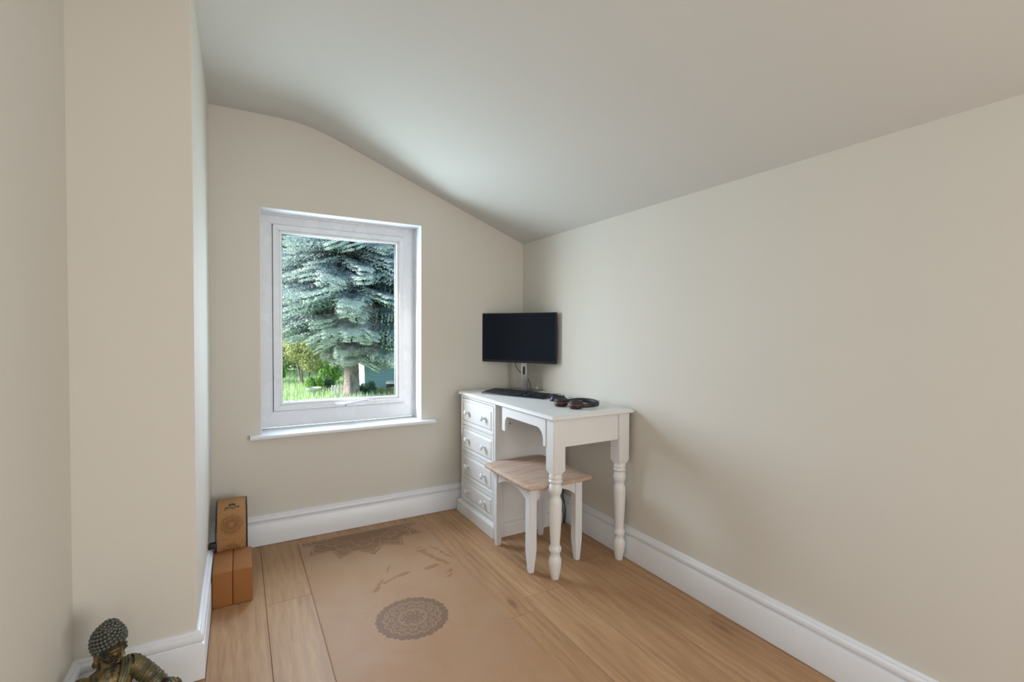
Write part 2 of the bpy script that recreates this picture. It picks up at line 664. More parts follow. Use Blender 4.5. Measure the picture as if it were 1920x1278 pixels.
# glass
M_glass = Mat('window_glass')
nt = M_glass.nt
out = [n for n in nt.nodes if n.type == 'OUTPUT_MATERIAL'][0]
tr = nt.nodes.new('ShaderNodeBsdfTransparent')
tr.inputs[0].default_value = (0.96, 0.98, 0.98, 1)
gl = nt.nodes.new('ShaderNodeBsdfGlossy')
gl.inputs['Roughness'].default_value = 0.02
fr = nt.nodes.new('ShaderNodeFresnel')
fr.inputs[0].default_value = 1.12
mx = nt.nodes.new('ShaderNodeMixShader')
gg = nt.nodes.new('ShaderNodeNewGeometry')
front = N(nt, gg.outputs['Backfacing']) * -1.0 + 1.0          # only the entry face of the pane reflects
nt.links.new((N(nt, fr.outputs[0]) * front).s, mx.inputs[0])
nt.links.new(tr.outputs[0], mx.inputs[1])
nt.links.new(gl.outputs[0], mx.inputs[2])
nt.links.new(mx.outputs[0], out.inputs['Surface'])


def leaf_material(name, a, b, c3=None, trans=0.0):
    m = Mat(name, a, 0.55, spec=0.3)
    g = m.nt.nodes.new('ShaderNodeNewGeometry')
    rnd = N(m.nt, g.outputs['Random Per Island'])
    n = N(m.nt, m.noise(m.coord(), 1.3, 3))
    f = (rnd * 0.6 + n * 0.8 - 0.2).clamp()
    st = [(0.1, a), (0.75, b)] if c3 is None else [(0.1, a), (0.5, b), (0.9, c3)]
    m.set('Base Color', m.ramp(f, st))
    m.b.inputs['Subsurface Weight'].default_value = 0.0
    if trans:
        o_ = [q for q in m.nt.nodes if q.type == 'OUTPUT_MATERIAL'][0]
        t_ = m.nt.nodes.new('ShaderNodeBsdfTranslucent')
        m.nt.links.new(m.ramp(f, st), t_.inputs[0])
        x_ = m.nt.nodes.new('ShaderNodeMixShader')
        x_.inputs[0].default_value = trans
        m.nt.links.new(m.b.outputs[0], x_.inputs[1])
        m.nt.links.new(t_.outputs[0], x_.inputs[2])
        m.nt.links.new(x_.outputs[0], o_.inputs['Surface'])
    return m


M_needle = Mat('blue_spruce_needles', rough=0.6, spec=0.25)
g_ = M_needle.nt.nodes.new('ShaderNodeNewGeometry')
rnd = N(M_needle.nt, g_.outputs['Random Per Island'])
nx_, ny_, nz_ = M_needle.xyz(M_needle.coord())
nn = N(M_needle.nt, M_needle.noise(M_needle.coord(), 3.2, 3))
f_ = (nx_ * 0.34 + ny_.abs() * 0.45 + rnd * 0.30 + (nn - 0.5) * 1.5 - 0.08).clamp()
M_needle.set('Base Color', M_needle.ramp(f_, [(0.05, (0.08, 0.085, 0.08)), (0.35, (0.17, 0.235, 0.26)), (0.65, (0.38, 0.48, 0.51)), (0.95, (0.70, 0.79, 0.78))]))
M_bark = Mat('spruce_bark', rough=0.9)
_co = M_bark.coord()
M_bark.set('Base Color', M_bark.ramp(M_bark.noise(M_bark.mapping(_co, (1, 1, .4)), 6, 5, 0.7), [(0.3, (0.10, 0.08, 0.085)), (0.7, (0.42, 0.36, 0.36))]))
M_bark.bump(M_bark.noise(M_bark.mapping(_co, (1, 1, .4)), 7, 5, 0.7), 0.8, 0.05)
M_leaf_y = leaf_material('yellow_green_leaves', (0.24, 0.29, 0.12), (0.50, 0.56, 0.27), (0.66, 0.66, 0.42), 0.3)
M_leaf_g = leaf_material('bright_green_leaves', (0.10, 0.24, 0.05), (0.28, 0.52, 0.14), (0.48, 0.70, 0.25), 0.3)
M_leaf_d = leaf_material('dark_green_leaves', (0.03, 0.08, 0.05), (0.10, 0.20, 0.12), (0.17, 0.28, 0.18), 0.2)
M_grass = leaf_material('long_grass_blades', (0.36, 0.52, 0.24), (0.56, 0.74, 0.42), (0.76, 0.88, 0.64), 0.3)
M_lawn = Mat('lawn_soil', (0.20, 0.36, 0.12), 0.9)
_co = M_lawn.coord()
M_lawn.set('Base Color', M_lawn.ramp(M_lawn.noise(_co, 0.6, 5, 0.6), [(0.3, (0.13, 0.28, 0.07)), (0.7, (0.30, 0.48, 0.17))]))
M_shed = Mat('teal_shed_boards', rough=0.6)
_co = M_shed.coord()
M_shed.set('Base Color', M_shed.mix(M_shed.noise(M_shed.mapping(_co, (1, 1, 6)), 3, 4), (0.26, 0.45, 0.50), (0.36, 0.56, 0.62)))
M_shed_lit = Mat('sunlit_pale_teal_boards', rough=0.7)  # shed's sunlit side; the sunlight is put into a paler, mottled colour
_co = M_shed_lit.coord()
M_shed_lit.set('Base Color', M_shed_lit.ramp(M_shed_lit.noise(_co, 5, 4, 0.7), [(0.35, (0.36, 0.52, 0.50)), (0.6, (0.75, 0.82, 0.80))]))
M_roof = Mat('pale_roof_felt', rough=0.8)
_co = M_roof.coord()
M_roof.set('Base Color', M_roof.ramp(M_roof.noise(_co, 4, 4, 0.7), [(0.35, (0.35, 0.35, 0.35)), (0.6, (0.85, 0.85, 0.85))]))
M_stone = Mat('pale_stone', rough=0.8)
_co = M_stone.coord()
M_stone.set('Base Color', M_stone.mix(M_stone.noise(_co, 8, 4), (0.42, 0.50, 0.45), (0.66, 0.68, 0.62)))
M_whitewood = Mat('white_garden_paint', (0.75, 0.75, 0.78), 0.6)
_co = M_whitewood.coord()
M_whitewood.bump(M_whitewood.noise(_co, 30, 3), 0.1, 0.002)

# ================================================================= room shell
XR, YW, XL, XP, YP = 1.797, 3.0, -0.455, -0.133, 1.955
YB = -3.0
ZF, ZE, XBRK = 2.385, 1.829, 0.35
TH = 0.30
WX0, WX1, WZ0, WZ1 = 0.104, 1.032, 0.615, 1.879


def struct_mesh(name, mb, mat, smooth=30):
    o = mb.build(name, mat, None, smooth)
    o['kind'] = 'structure'
    return o


w = MB()                                           # gable wall with the window opening
TW = 0.22
w.box(XL - TH, WX0, YW, YW + TW, -0.3, 2.6)
w.box(WX1, XR + TH, YW, YW + TW, -0.3, 2.6)
w.box(WX0, WX1, YW, YW + TW, -0.3, WZ0 - 0.02)
w.box(WX0, WX1, YW, YW + TW, WZ1, 2.6)
struct_mesh('wall_back', w, M_wall)
w2w = MB().box(XR, XR + TH, -0.85, YW, -0.3, 2.2).box(XR, XR + TH, YB - .2, -2.25, -0.3, 2.2)
w2w.box(XR, XR + TH, -2.25, -0.85, -0.3, 0.58).box(XR, XR + TH, -2.25, -0.85, 1.66, 2.2)  # opening added for the side fill window
struct_mesh('wall_right', w2w, M_wall)
struct_mesh('wall_left', MB().box(XL - TH, XL, YB - .2, YW, -0.3, 2.6), M_wall)
struct_mesh('wall_pier', MB().prism([(XL, YP), (XP - .004, YP), (XP, YP + .004), (XP, YW), (XL, YW)], 2, -0.3, 2.6), M_wall)
w = MB()                                           # wall behind the camera with an opening added for the rear fill window
w.box(XL - TH, -0.4, YB - .2, YB, -0.3, 2.6).box(0.45, XR + TH, YB - .2, YB, -0.3, 2.6)
w.box(-0.4, 0.45, YB - .2, YB, -0.3, 1.05).box(-0.4, 0.45, YB - .2, YB, 2.2, 2.6)
struct_mesh('wall_front', w, M_wall)

# ceiling: flat part, softly rounded break, sloping part (one plastered surface with thickness)
prof = [(XL - TH, ZF)]
slope = (ZE - ZF) / (XR - XBRK)
rb = 0.16
for k in range(9):
    t = k / 8
    p0, p1, p2 = Vector((XBRK - rb, ZF)), Vector((XBRK, ZF)), Vector((XBRK + rb, ZF + slope * rb))
    q = p0 * (1 - t) ** 2 + p1 * 2 * t * (1 - t) + p2 * t * t
    prof.append((q.x, q.y))
prof += [(XR, ZE), (XR + TH, ZE + slope * TH)]
top = [(x, z + 0.2) for x, z in reversed(prof)]
struct_mesh('ceiling', MB().prism(prof + top, 1, YB - .2, YW + 0.001), M_ceil, 25)

# skirting boards: torus profile, mitred
SK = [(0, 0), (.024, 0), (.024, .116), (.0225, .1185), (.0165, .1205), (.0150, .1235), (.0165, .127), (.0205, .130), (.0225, .136), (.0225, .143),
      (.0205, .149), (.0155, .1530), (.0120, .1545), (.0120, .1580), (.0095, .1620), (.004, .1640), (0, .1640)]


def skirting(name, p0, p1, nrm, m0, m1):
    """profile run from p0 to p1 (wall line); nrm points into the room; m: +1 inside mitre, -1 outside mitre, 0 square"""
    p0, p1, nrm = Vector(p0), Vector(p1), Vector(nrm)
    d = (p1 - p0).normalized()
    vs, fs = [], []
    for (t, z) in SK:
        a = p0 + nrm * t + d * t * m0
        b = p1 + nrm * t - d * t * m1
        vs += [(a.x, a.y, z + .002), (b.x, b.y, z + .002)]
    n = len(SK)
    for k in range(n - 1):
        fs.append((2 * k, 2 * k + 1, 2 * k + 3, 2 * k + 2))
    fs.append(tuple(range(0, 2 * n, 2)))
    fs.append(tuple(reversed(range(1, 2 * n, 2))))
    o = mesh_obj(name, vs, fs, M_trim)
    bm = bmesh.new()
    bm.from_mesh(o.data)
    bmesh.ops.recalc_face_normals(bm, faces=bm.faces[:])
    bm.to_mesh(o.data)
    bm.free()
    o.data.shade_smooth()
    o.data.set_sharp_from_angle(angle=math.radians(32))
    o['kind'] = 'structure'
    return o


skirting('baseboard_back', (XP, YW), (XR, YW), (0, -1), 1, 1)
skirting('baseboard_right', (XR, YW), (XR, YB), (-1, 0), 1, 0)
skirting('baseboard_nook', (XP, YP), (XP, YW), (1, 0), -1, 1)
skirting('baseboard_pier', (XL, YP), (XP, YP), (0, -1), 1, -1)
skirting('baseboard_left', (XL, YB), (XL, YP), (1, 0), 0, 1)

# floor: screed below, planks as single pieces
fl = MB().box(XL - .02, XR + .02, YB - .02, YW + .02, -0.06, -0.011).build('floor', M_gap, None, 0)
fl['kind'] = 'structure'
PW, X0 = 0.2035, 0.095
joints = {-3: (2.6, 1.3), -2: (2.2, .9), -1: (3.0, 1.55), 0: (2.322, 1.05), 1: (2.7, 1.42), 2: (2.1, .8), 3: (2.55, 1.3), 4: (1.717, .45), 5: (1.823, .55), 6: (2.212, .95),
          7: (1.967, .65), 8: (2.62, 1.330)}
plank_cache = {}
for k, js in joints.items():
    xa, xb = X0 + PW * k, X0 + PW * (k + 1)
    xa, xb = max(xa, XL), min(xb, XR)
    if xb - xa < 0.01:
        continue
    ys = [YW] + [j for j in js if j < YW - 0.05]
    y = ys[-1]
    while y > YB:
        y -= 1.29
        ys.append(max(y, YB))
    for y1, y0 in zip(ys, ys[1:]):
        if y1 - y0 < 0.03:
            continue
        cx, cy = (xa + xb) / 2, (y0 + y1) / 2
        key = (round(xb - xa, 4), round(y1 - y0, 3))
        if key not in plank_cache:
            g = 0.0006
            mb = MB().box(-(xb - xa) / 2 + g, (xb - xa) / 2 - g, -(y1 - y0) / 2 + g, (y1 - y0) / 2 - g, -0.010, 0.0, bevel=0.0009, seg=1)
            o = mb.build('plank', M_oak, None, 0)
            plank_cache[key] = o
        else:
            o = copy_obj(plank_cache[key], None)
        o.parent = fl
        o.location = (cx, cy, 0)

# ================================================================= window
win = structure('window_1', (0, YW, 0))
FY = YW + 0.14


def ring(mb, x0, x1, z0, z1, w, y0, y1, bevel=0.003):
    """mitred frame ring, w = bar width (or l, r, b, t)"""
    if not hasattr(w, '__len__'):
        w = (w,) * 4
    l, r, b, t = w
    A, B, C, D = (x0, z0), (x1, z0), (x1, z1), (x0, z1)
    a, b2, c2, d = (x0 + l, z0 + b), (x1 - r, z0 + b), (x1 - r, z1 - t), (x0 + l, z1 - t)
    for poly in ((A, B, b2, a), (B, C, c2, b2), (C, D, d, c2), (D, A, a, d)):
        mb.prism(list(poly), 1, y0, y1, bevel=bevel, seg=1)
    return mb


ring(MB(), WX0 - .006, WX1, 0.625, 1.872, (.0755, .0775, .0955, .0545), FY, FY + .07, .0012).build('window_frame', M_upvc, win, 30)
MB().box(WX0, WX1, FY - .012, FY + .02, 1.868, WZ1 + .004, bevel=.002).build('head_trim', M_upvc, win, 30)
MB().box(WX1 - .010, WX1 + .003, FY - .012, FY + .02, 0.62, WZ1, bevel=.002).build('jamb_trim', M_upvc, win, 30)
sash = ring(MB(), 0.175, 0.953, 0.722, 1.816, .030, FY - .016, FY + .05, .002).build('sash', M_upvc, win, 30)
ring(MB(), 0.172, 0.956, 0.719, 1.819, .006, FY - .003, FY + .045, 0).build('gasket', M_gasket, win, 30)
bead = ring(MB(), 0.203, 0.925, 0.750, 1.788, .020, FY - .008, FY + .040, .004).build('glazing_bead', M_upvc, sash, 30)
ring(MB(), 0.2205, 0.9075, 0.7675, 1.7705, .0050, FY + .010, FY + .036, 0).build('glass_gasket', M_gasket, sash, 30)
MB().box(0.219, 0.907, FY + .020, FY + .024, 0.767, 1.772).build('glass_pane', M_glass, win, 0)
# lever handle on the bottom rail
hd = MB().box(0.515, 0.600, FY - .028, FY - .016, 0.727, 0.745, bevel=.005, seg=3)
hd.build('handle_plate', M_upvc, win, 50)
hp = [(0.555, FY - .030, .738), (0.560, FY - .048, .739), (0.590, FY - .056, .743), (0.640, FY - .057, .752), (0.690, FY - .055, .758), (0.712, FY - .053, .757)]
MB().tube(hp, [.009, .009, .008, .0075, .0075, .005], 12).lathe([(.0, -.004), (.009, -.004), (.009, .012), (.006, .014), (0, .014)], (0.555, FY - .03, .738), 16, Matrix.Rotation(PI / 2, 4, 'X')).build('handle', M_upvc, win, 60)
MB().lathe([(0.0005, 0), (.0035, 0), (.0035, .003), (0.0005, .003)], (0.572, FY - .0565, .736), 12, Matrix.Rotation(PI / 2, 4, 'X')).build('key_hole', M_gasket, win, 40)
# sill board with bullnose
sp = [(FY + .03, .5945), (2.962, .5945), (2.9555, .597), (2.9525, .603), (2.9525, .609), (2.9555, .6155), (2.962, .618), (FY + .03, .618)]
sp_nose = [(3.0, .5945), (2.962, .5945), (2.9555, .597), (2.9525, .603), (2.9525, .609), (2.9555, .6155), (2.962, .618), (3.0, .618)]
sill = MB().prism(sp, 0, WX0 + .001, WX1 - .001).prism(sp_nose, 0, 0.050, WX0 + .001).prism(sp_nose, 0, WX1 - .001, 1.116)
sill.build('window_sill', M_trim, win, 40)
MB().box(WX0 - .05, WX1 + .05, YW + TW - .06, YW + TW + .07, 0.53, 0.612, bevel=.01).build('outer_sill', M_stone, win, 40)
# smooth white reveals
MB().box(WX1, WX1 + .004, YW - .0005, FY, WZ0, WZ1).build('reveal', M_trim, win, 0).location.x -= .0035
MB().box(WX0, WX1, YW - .0005, FY, WZ1, WZ1 + .004).build('reveal', M_trim, win, 0).location.z -= .0035
MB().box(WX0 - .004, WX0, YW - .0005, FY, WZ0, WZ1).build('reveal', M_trim, win, 0).location.x += .0035

# unseen rear window added behind the camera for the rear fill light
w2 = structure('added_window_rear', (0, YB, 0))
ring(MB(), -0.4, 0.45, 1.05, 2.2, .06, YB - .14, YB - .07, .003).build('window_frame', M_upvc, w2, 30)
for xa, xb in ((-.34, .39),):
    MB().box(xa, xb, YB - .108, YB - .104, 1.11, 2.14).build('glass_pane', M_glass, w2, 0)
w3 = structure('added_window_side', (XR, -1.55, 0))  # side window added out of view, around the side fill light
for za, zb in ((.58, .64), (1.60, 1.66)):
    MB().box(XR + .10, XR + .16, -2.25, -0.85, za, zb, bevel=.003).build('window_frame', M_upvc, w3, 30)
for ya_, yb_ in ((-2.25, -2.19), (-.91, -.85), (-1.58, -1.52)):
    MB().box(XR + .10, XR + .16, ya_, yb_, .64, 1.60, bevel=.003).build('window_frame', M_upvc, w3, 30)
MB().box(XR + .128, XR + .132, -2.19, -.91, .64, 1.60).build('glass_pane', M_glass, w3, 0)
# roof verge outside, over the garden window
rv = MB().box(XL - .6, XR + .6, YW + TW, YW + .60, 2.617, 2.74, bevel=.01).build('trim_1', M_upvc, None, 30)
rv['kind'] = 'structure'
# unseen ceiling lamp added behind the camera to carry a fill light
lamp = thing('added_ceiling_lamp', (-0.05, -1.35, 2.385), 'added round white ceiling lamp on the ceiling, unseen behind the viewpoint', 'lamp')
MB().lathe([(.0, 0), (.14, 0), (.15, -.012), (.15, -.03), (.12, -.055), (.06, -.068), (.0, -.072)], (-.05, -1.35, 2.384), 40, None, False).build('lamp_shade', M_trim, lamp, 50)

# ================================================================= yoga mat
mat_y0, mat_y1 = 1.07, 2.902
pts = []
R_ = 0.012
mx0, mx1 = 0.281, 0.978
for cx, cy, a0 in ((mx1 - R_, mat_y1 - R_, 0), (mx0 + R_, mat_y1 - R_, 90), (mx0 + R_, mat_y0 + R_, 180), (mx1 - R_, mat_y0 + R_, 270)):
    for k in range(5):
        a = math.radians(a0 + 22.5 * k)
        pts.append((cx + R_ * math.cos(a), cy + R_ * math.sin(a)))
mat_o = MB().prism(pts, 2, 0.0005, 0.0045, bevel=.0012).build('yoga_mat', M_mat, None, 30)
tag(mat_o, 'tan yoga mat with printed brown mandalas lying on the oak floor', 'yoga mat')

# ================================================================= desk
desk = thing('dressing_desk', (1.53, 2.41, 0), 'white painted wooden desk with drawers and turned legs in the corner', 'desk')
# table top with moulded edge
TX0, TX1, TY0, TY1, TZ = 1.272, 1.790, 1.846, 2.972, 0.797
prof_t = [(0.0100, 0.775), (0.0040, 0.7765), (0.0008, 0.7800), (0.0, 0.7840), (0.0012, 0.7872), (0.0048, 0.7888), (0.0062, 0.7905), (0.0062, 0.7925), (0.0085, 0.7955), (0.0130, 0.797)]


def moulded_slab(x0, x1, y0, y1, prof, cr=0.006):
    vs, fs = [], []
    n = 0
    for off, z in prof:
        ring_ = []
        for cx, cy, a0 in ((x1 - off - cr, y1 - off - cr, 0), (x0 + off + cr, y1 - off - cr, 90), (x0 + off + cr, y0 + off + cr, 180), (x1 - off - cr, y0 + off + cr, 270)):
            for k in range(5):
                a = math.radians(a0 + 22.5 * k)
                ring_.append((cx + cr * math.cos(a), cy + cr * math.sin(a), z))
        vs += ring_
        n += 1
    m = 20
    for i in range(n - 1):
        for k in range(m):
            fs.append((i * m + k, i * m + (k + 1) % m, (i + 1) * m + (k + 1) % m, (i + 1) * m + k))
    fs.append(tuple(reversed(range(m))))
    fs.append(tuple(range((n - 1) * m, n * m)))
    return vs, fs


vs, fs = moulded_slab(TX0, TX1, TY0, TY1, prof_t)
o = mesh_obj('desk_top', vs, fs, M_desk, desk, True)
o.data.set_sharp_from_angle(angle=math.radians(35))

# turned legs
LEG = [(.0190, 0), (.0195, .001), (.0225, .022), (.0268, .045), (.0302, .068), (.0315, .084), (.0300, .098), (.0262, .107), (.0228, .111), (.0222, .115), (.0240, .118), (.0222, .121),
       (.0228, .126), (.0278, .134), (.0306, .144), (.0292, .155), (.0240, .162), (.0226, .165), (.0236, .168), (.0226, .172), (.0250, .200), (.0282, .260), (.0308, .330), (.0318, .365),
       (.0312, .378), (.0290, .388), (.0245, .396), (.0232, .399), (.0240, .403), (.0228, .407), (.0262, .415), (.0310, .428), (.0322, .438), (.0308, .450), (.0270, .461), (.0262, .466),
       (.0300, .470), (.0332, .474), (.0332, .479), (.0300, .483), (.0296, .487), (.0322, .491), (.0322, .497), (.0300, .503), (.0290, .512)]


def turned_leg(x0, x1, y0, y1):
    cx, cy = (x0 + x1) / 2, (y0 + y1) / 2
    mb = MB().lathe(LEG, (cx, cy, 0.0), 36)
    # square block with a chamfered lower end
    h = (x1 - x0) / 2
    zc0, zc1 = 0.500, 0.530
    vs = []
    b = mb.bm
    rings = []
    for s, z in ((h - .016, zc0), (h, zc1), (h, 0.775)):
        e = .0035
        pl = []
        for sx, sy in ((1, 1), (-1, 1), (-1, -1), (1, -1)):
            a = (sx * s, sy * (s - e)) if sx * sy > 0 else (sx * (s - e), sy * s)
            c = (sx * (s - e), sy * s) if sx * sy > 0 else (sx * s, sy * (s - e))
            pl += [a, c]
        rings.append([b.verts.new((cx + p[0], cy + p[1], z)) for p in pl])
    for r0, r1 in zip(rings, rings[1:]):
        for k in range(8):
            b.faces.new((r0[k], r0[(k + 1) % 8], r1[(k + 1) % 8], r1[k]))
    b.faces.new(list(reversed(rings[0])))
    b.faces.new(rings[-1])
    mb.build('leg', M_desk, desk, 38)


turned_leg(1.292, 1.362, 1.863, 1.933)
turned_leg(1.701, 1.771, 1.863, 1.933)
# end apron and back apron
MB().box(1.360, 1.703, 1.876, 1.898, 0.640, 0.775, bevel=.0015, seg=1).build('end_apron', M_desk, desk, 30)
MB().box(1.735, 1.757, 1.93, 2.46, 0.640, 0.775, bevel=.0015, seg=1).build('back_apron', M_desk, desk, 30)
# arched front apron, flush with the drawers, bracket at each end
yl, yr = 2.372, 1.930
arch = [(yl, 0.775), (yl, 0.640), (yl - .036, 0.640)]
ya, yb = yl - .036, 1.952
for k in range(11):                                 # left bracket: vertical side then quarter curve
    a = math.radians(180 - 9 * k)
    arch.append((ya - .036 + .036 * -math.cos(a), 0.688 + .036 * math.sin(a)) if k else (ya, 0.688))
for k in range(11):
    a = math.radians(90 - 9 * k)
    arch.append((yb + .060 - .060 * math.cos(a), 0.724 - .060 + .060 * math.sin(a)))
arch += [(yb, 0.640), (yr, 0.640), (yr, 0.775)]
MB().prism(arch, 0, 1.288, 1.308, bevel=.001, seg=1).build('front_apron', M_desk, desk, 30)

# pedestal
PX0, PX1, PY0, PY1 = 1.287, 1.752, 2.450, 2.937
ped = MB()
ped.box(PX0, PX1, PY0, PY0 + .018, .02, .775, bevel=.0015, seg=1)
ped.box(PX0, PX1, PY1 - .018, PY1, .02, .775, bevel=.0015, seg=1)
ped.box(PX1 - .010, PX1, PY0 + .01, PY1 - .01, .02, .775)
ped.box(PX0 + .002, PX1, PY0 + .01, PY1 - .01, .02, .090)
ped.box(PX0 + .0015, PX1, PY0 + .01, PY1 - .01, .760, .775)
ped.build('pedestal', M_desk, desk, 30)
MB().box(PX0 + .018, PX1 - .02, PY0 + .019, PY1 - .019, .085, .765).build('drawer_void', M_gap, desk, 0)
# plinth with bevelled top edge: ring on three sides
pp = [(0, 0), (.022, 0), (.022, .064), (.019, .070), (.004, .079), (0, .079)]


def plinth_ring():
    vs, fs = [], []
    path = [((PX1, PY0), (0, -1), None), ((PX0, PY0), (-1, -1), None), ((PX0, PY1), (-1, 1), None)]
    for (px_, py_), (nx, ny), _ in path:
        for t, z in pp:
            vs.append((px_ + nx * t, py_ + ny * t if not (px_ == PX0 and py_ == PY1) else py_ + ny * t, z))
    n = len(pp)
    for s in range(2):
        for k in range(n):
            a, b = s * n + k, s * n + (k + 1) % n
            fs.append((a, b, b + n, a + n))
    fs.append(tuple(range(n)))
    fs.append(tuple(reversed(range(2 * n, 3 * n))))
    return vs, fs


vs, fs = plinth_ring()
o = mesh_obj('plinth', vs, fs, M_desk, desk)
bm = bmesh.new(); bm.from_mesh(o.data); bmesh.ops.recalc_face_normals(bm, faces=bm.faces[:]); bm.to_mesh(o.data); bm.free()

# drawers
KNOB = [(.0100, 0), (.0100, .0015), (.0070, .0040), (.0058, .009), (.0064, .013), (.0105, .0170), (.0152, .0205), (.0168, .0240), (.0160, .0280), (.0120, .0310), (.0060, .0326), (.0005, .033)]
first = None
for i, (z0, z1) in enumerate(((.5845, .7565), (.4100, .5815), (.2365, .4070), (.0880, .2335))):
    y0, y1 = 2.4685, 2.9185
    vs, fs = [], []
    # raised-and-fielded front: outer edge, bevel, flat border, groove, bevelled raised field
    steps = [(0, PX0 + .010), (0, PX0 - .001), (.002, PX0 - .003), (.017, PX0 - .003), (.020, PX0 + .0015), (.023, PX0 + .0015), (.034, PX0 - .0045), (.036, PX0 - .005)]
    for off, x in steps:
        vs += [(x, y0 + off, z0 + off), (x, y1 - off, z0 + off), (x, y1 - off, z1 - off), (x, y0 + off, z1 - off)]
    n = len(steps)
    for s in range(n - 1):
        for k in range(4):
            a, b = 4 * s + k, 4 * s + (k + 1) % 4
            fs.append((a, b, b + 4, a + 4))
    fs.append((0, 3, 2, 1))
    fs.append(tuple(range(4 * (n - 1), 4 * n)))
    dr = mesh_obj('drawer', vs, fs, M_desk, desk)
    bm = bmesh.new(); bm.from_mesh(dr.data); bmesh.ops.recalc_face_normals(bm, faces=bm.faces[:]); bm.to_mesh(dr.data); bm.free()
    for ky in (2.578, 2.812):
        if first is None:
            k_ = MB().lathe(KNOB, (0, 0, 0), 24, Matrix.Rotation(-PI / 2, 4, 'Y'))
            first = k_.build('knob', M_desk, None, 50)
            ko = first
        else:
            ko = first.copy()
            col.objects.link(ko)
        ko.parent = dr
        ko.location = (PX0 - .0045 - desk.location.x, ky - desk.location.y, (z0 + z1) / 2 + .004)
# fixing screw seen on the pedestal side
MB().lathe([(.0002, 0), (.0042, 0), (.0042, .0015), (.0025, .002), (.0002, .0012)], (1.385, PY0 + .0005, .655), 14, Matrix.Rotation(PI / 2, 4, 'X')).build('screw', M_steel, desk, 40)

# ================================================================= stool
stool = thing('stool', (1.395, 2.18, 0), 'white wooden stool with tan padded square seat tucked under desk', 'stool')
SX0, SX1, SY0, SY1 = 1.235, 1.560, 1.985, 2.375
Lw = 0.043


def stool_leg(xo, yo, sx, sy):
    """xo,yo = outer corner; sx,sy direction inwards; inner faces taper near the floor"""
    b = MB()
    rings = []
    for z, w_, o_ in ((0.0, .024, .008), (.0015, .026, .007), (.110, Lw, 0.0), (.430, Lw, 0.0)):
        e = .003
        x_a, x_b = xo + sx * o_, xo + sx * (o_ + w_)
        y_a, y_b = yo + sy * o_, yo + sy * (o_ + w_)
        q = [(x_a + sx * e, y_a), (x_b - sx * e, y_a), (x_b, y_a + sy * e), (x_b, y_b - sy * e), (x_b - sx * e, y_b), (x_a + sx * e, y_b), (x_a, y_b - sy * e), (x_a, y_a + sy * e)]
        rings.append([b.bm.verts.new((p[0], p[1], z)) for p in q])
    for r0, r1 in zip(rings, rings[1:]):
        for k in range(8):
            b.bm.faces.new((r0[k], r0[(k + 1) % 8], r1[(k + 1) % 8], r1[k]))
    b.bm.faces.new(rings[0])
    b.bm.faces.new(rings[-1])
    bmesh.ops.recalc_face_normals(b.bm, faces=b.bm.faces[:])
    b.build('leg', M_stoolw, stool, 25)


for xo, sx in ((SX0, 1), (SX1, -1)):
    for yo, sy in ((SY0, 1), (SY1, -1)):
        stool_leg(xo, yo, sx, sy)


def arched(a0, a1, ztop, zend, zmid):
    p = [(a0, ztop), (a0, zend)]
    for k in range(1, 12):
        t = k / 12
        p.append((a0 + (a1 - a0) * t, zend + (zmid - zend) * math.sin(PI * t) ** 0.8))
    return p + [(a1, zend), (a1, ztop)]


for x in (SX0 + .008, SX1 - .026):
    MB().prism(arched(SY0 + Lw - .001, SY1 - Lw + .001, .430, .352, .398), 0, x, x + .018).build('apron', M_stoolw, stool, 30)
for y in (SY0 + .008, SY1 - .026):
    MB().prism(arched(SX0 + Lw - .001, SX1 - Lw + .001, .430, .352, .398), 1, y, y + .018).build('apron', M_stoolw, stool, 30)
# seat: slightly dished board with softly bowed edges
vs, fs = [], []
nx, ny = 22, 22
sx0, sx1, sy0, sy1 = 1.192, 1.598, 1.930, 2.428
lay = [(0.010, .431), (0.002, .434), (0.0, .440), (0.001, .447), (0.006, .452), (.016, .4545)]
m4 = 64


def sq(t, off):
    a = 2 * PI * t
    cx, cy = (sx0 + sx1) / 2, (sy0 + sy1) / 2
    ca, sa = math.cos(a), math.sin(a)
    e = 0.13
    x = math.copysign(abs(ca) ** e, ca)
    y = math.copysign(abs(sa) ** e, sa)
    return cx + x * ((sx1 - sx0) / 2 - off), cy + y * ((sy1 - sy0) / 2 - off)


for off, z in lay:
    for k in range(m4):
        x, y = sq(k / m4, off)
        vs.append((x, y, z))
for f in (.8, .55, .3):
    for k in range(m4):
        x, y = sq(k / m4, .016)
        cx, cy = (sx0 + sx1) / 2, (sy0 + sy1) / 2
        vs.append((cx + (x - cx) * f, cy + (y - cy) * f, .4545 + .006 * (1 - f * f)))
nl = len(lay) + 3
for i in range(nl - 1):
    for k in range(m4):
        fs.append((i * m4 + k, i * m4 + (k + 1) % m4, (i + 1) * m4 + (k + 1) % m4, (i + 1) * m4 + k))
fs.append(tuple(range((nl - 1) * m4, nl * m4)))
fs.append(tuple(reversed(range(m4))))
mesh_obj('seat', vs, fs, M_seat, stool, True)

# ================================================================= monitor
U2 = Vector((0.527, -0.850, 0)).normalized()       # along the screen, left to right
NV = Vector((-0.850, -0.527, 0)).normalized()      # towards the sitter
rzm = math.atan2(U2.y, U2.x)
TT = 0.797
mon = thing('monitor', (1.657, 2.783, TT), 'wide black computer monitor with silver stand at the corner end of desk', 'monitor', None, rzm)
ML = mon.matrix_world.copy()
# local frame: +x along the screen, -y towards the sitter


def local(mb):
    mb.bm.transform(ML)
    return mb


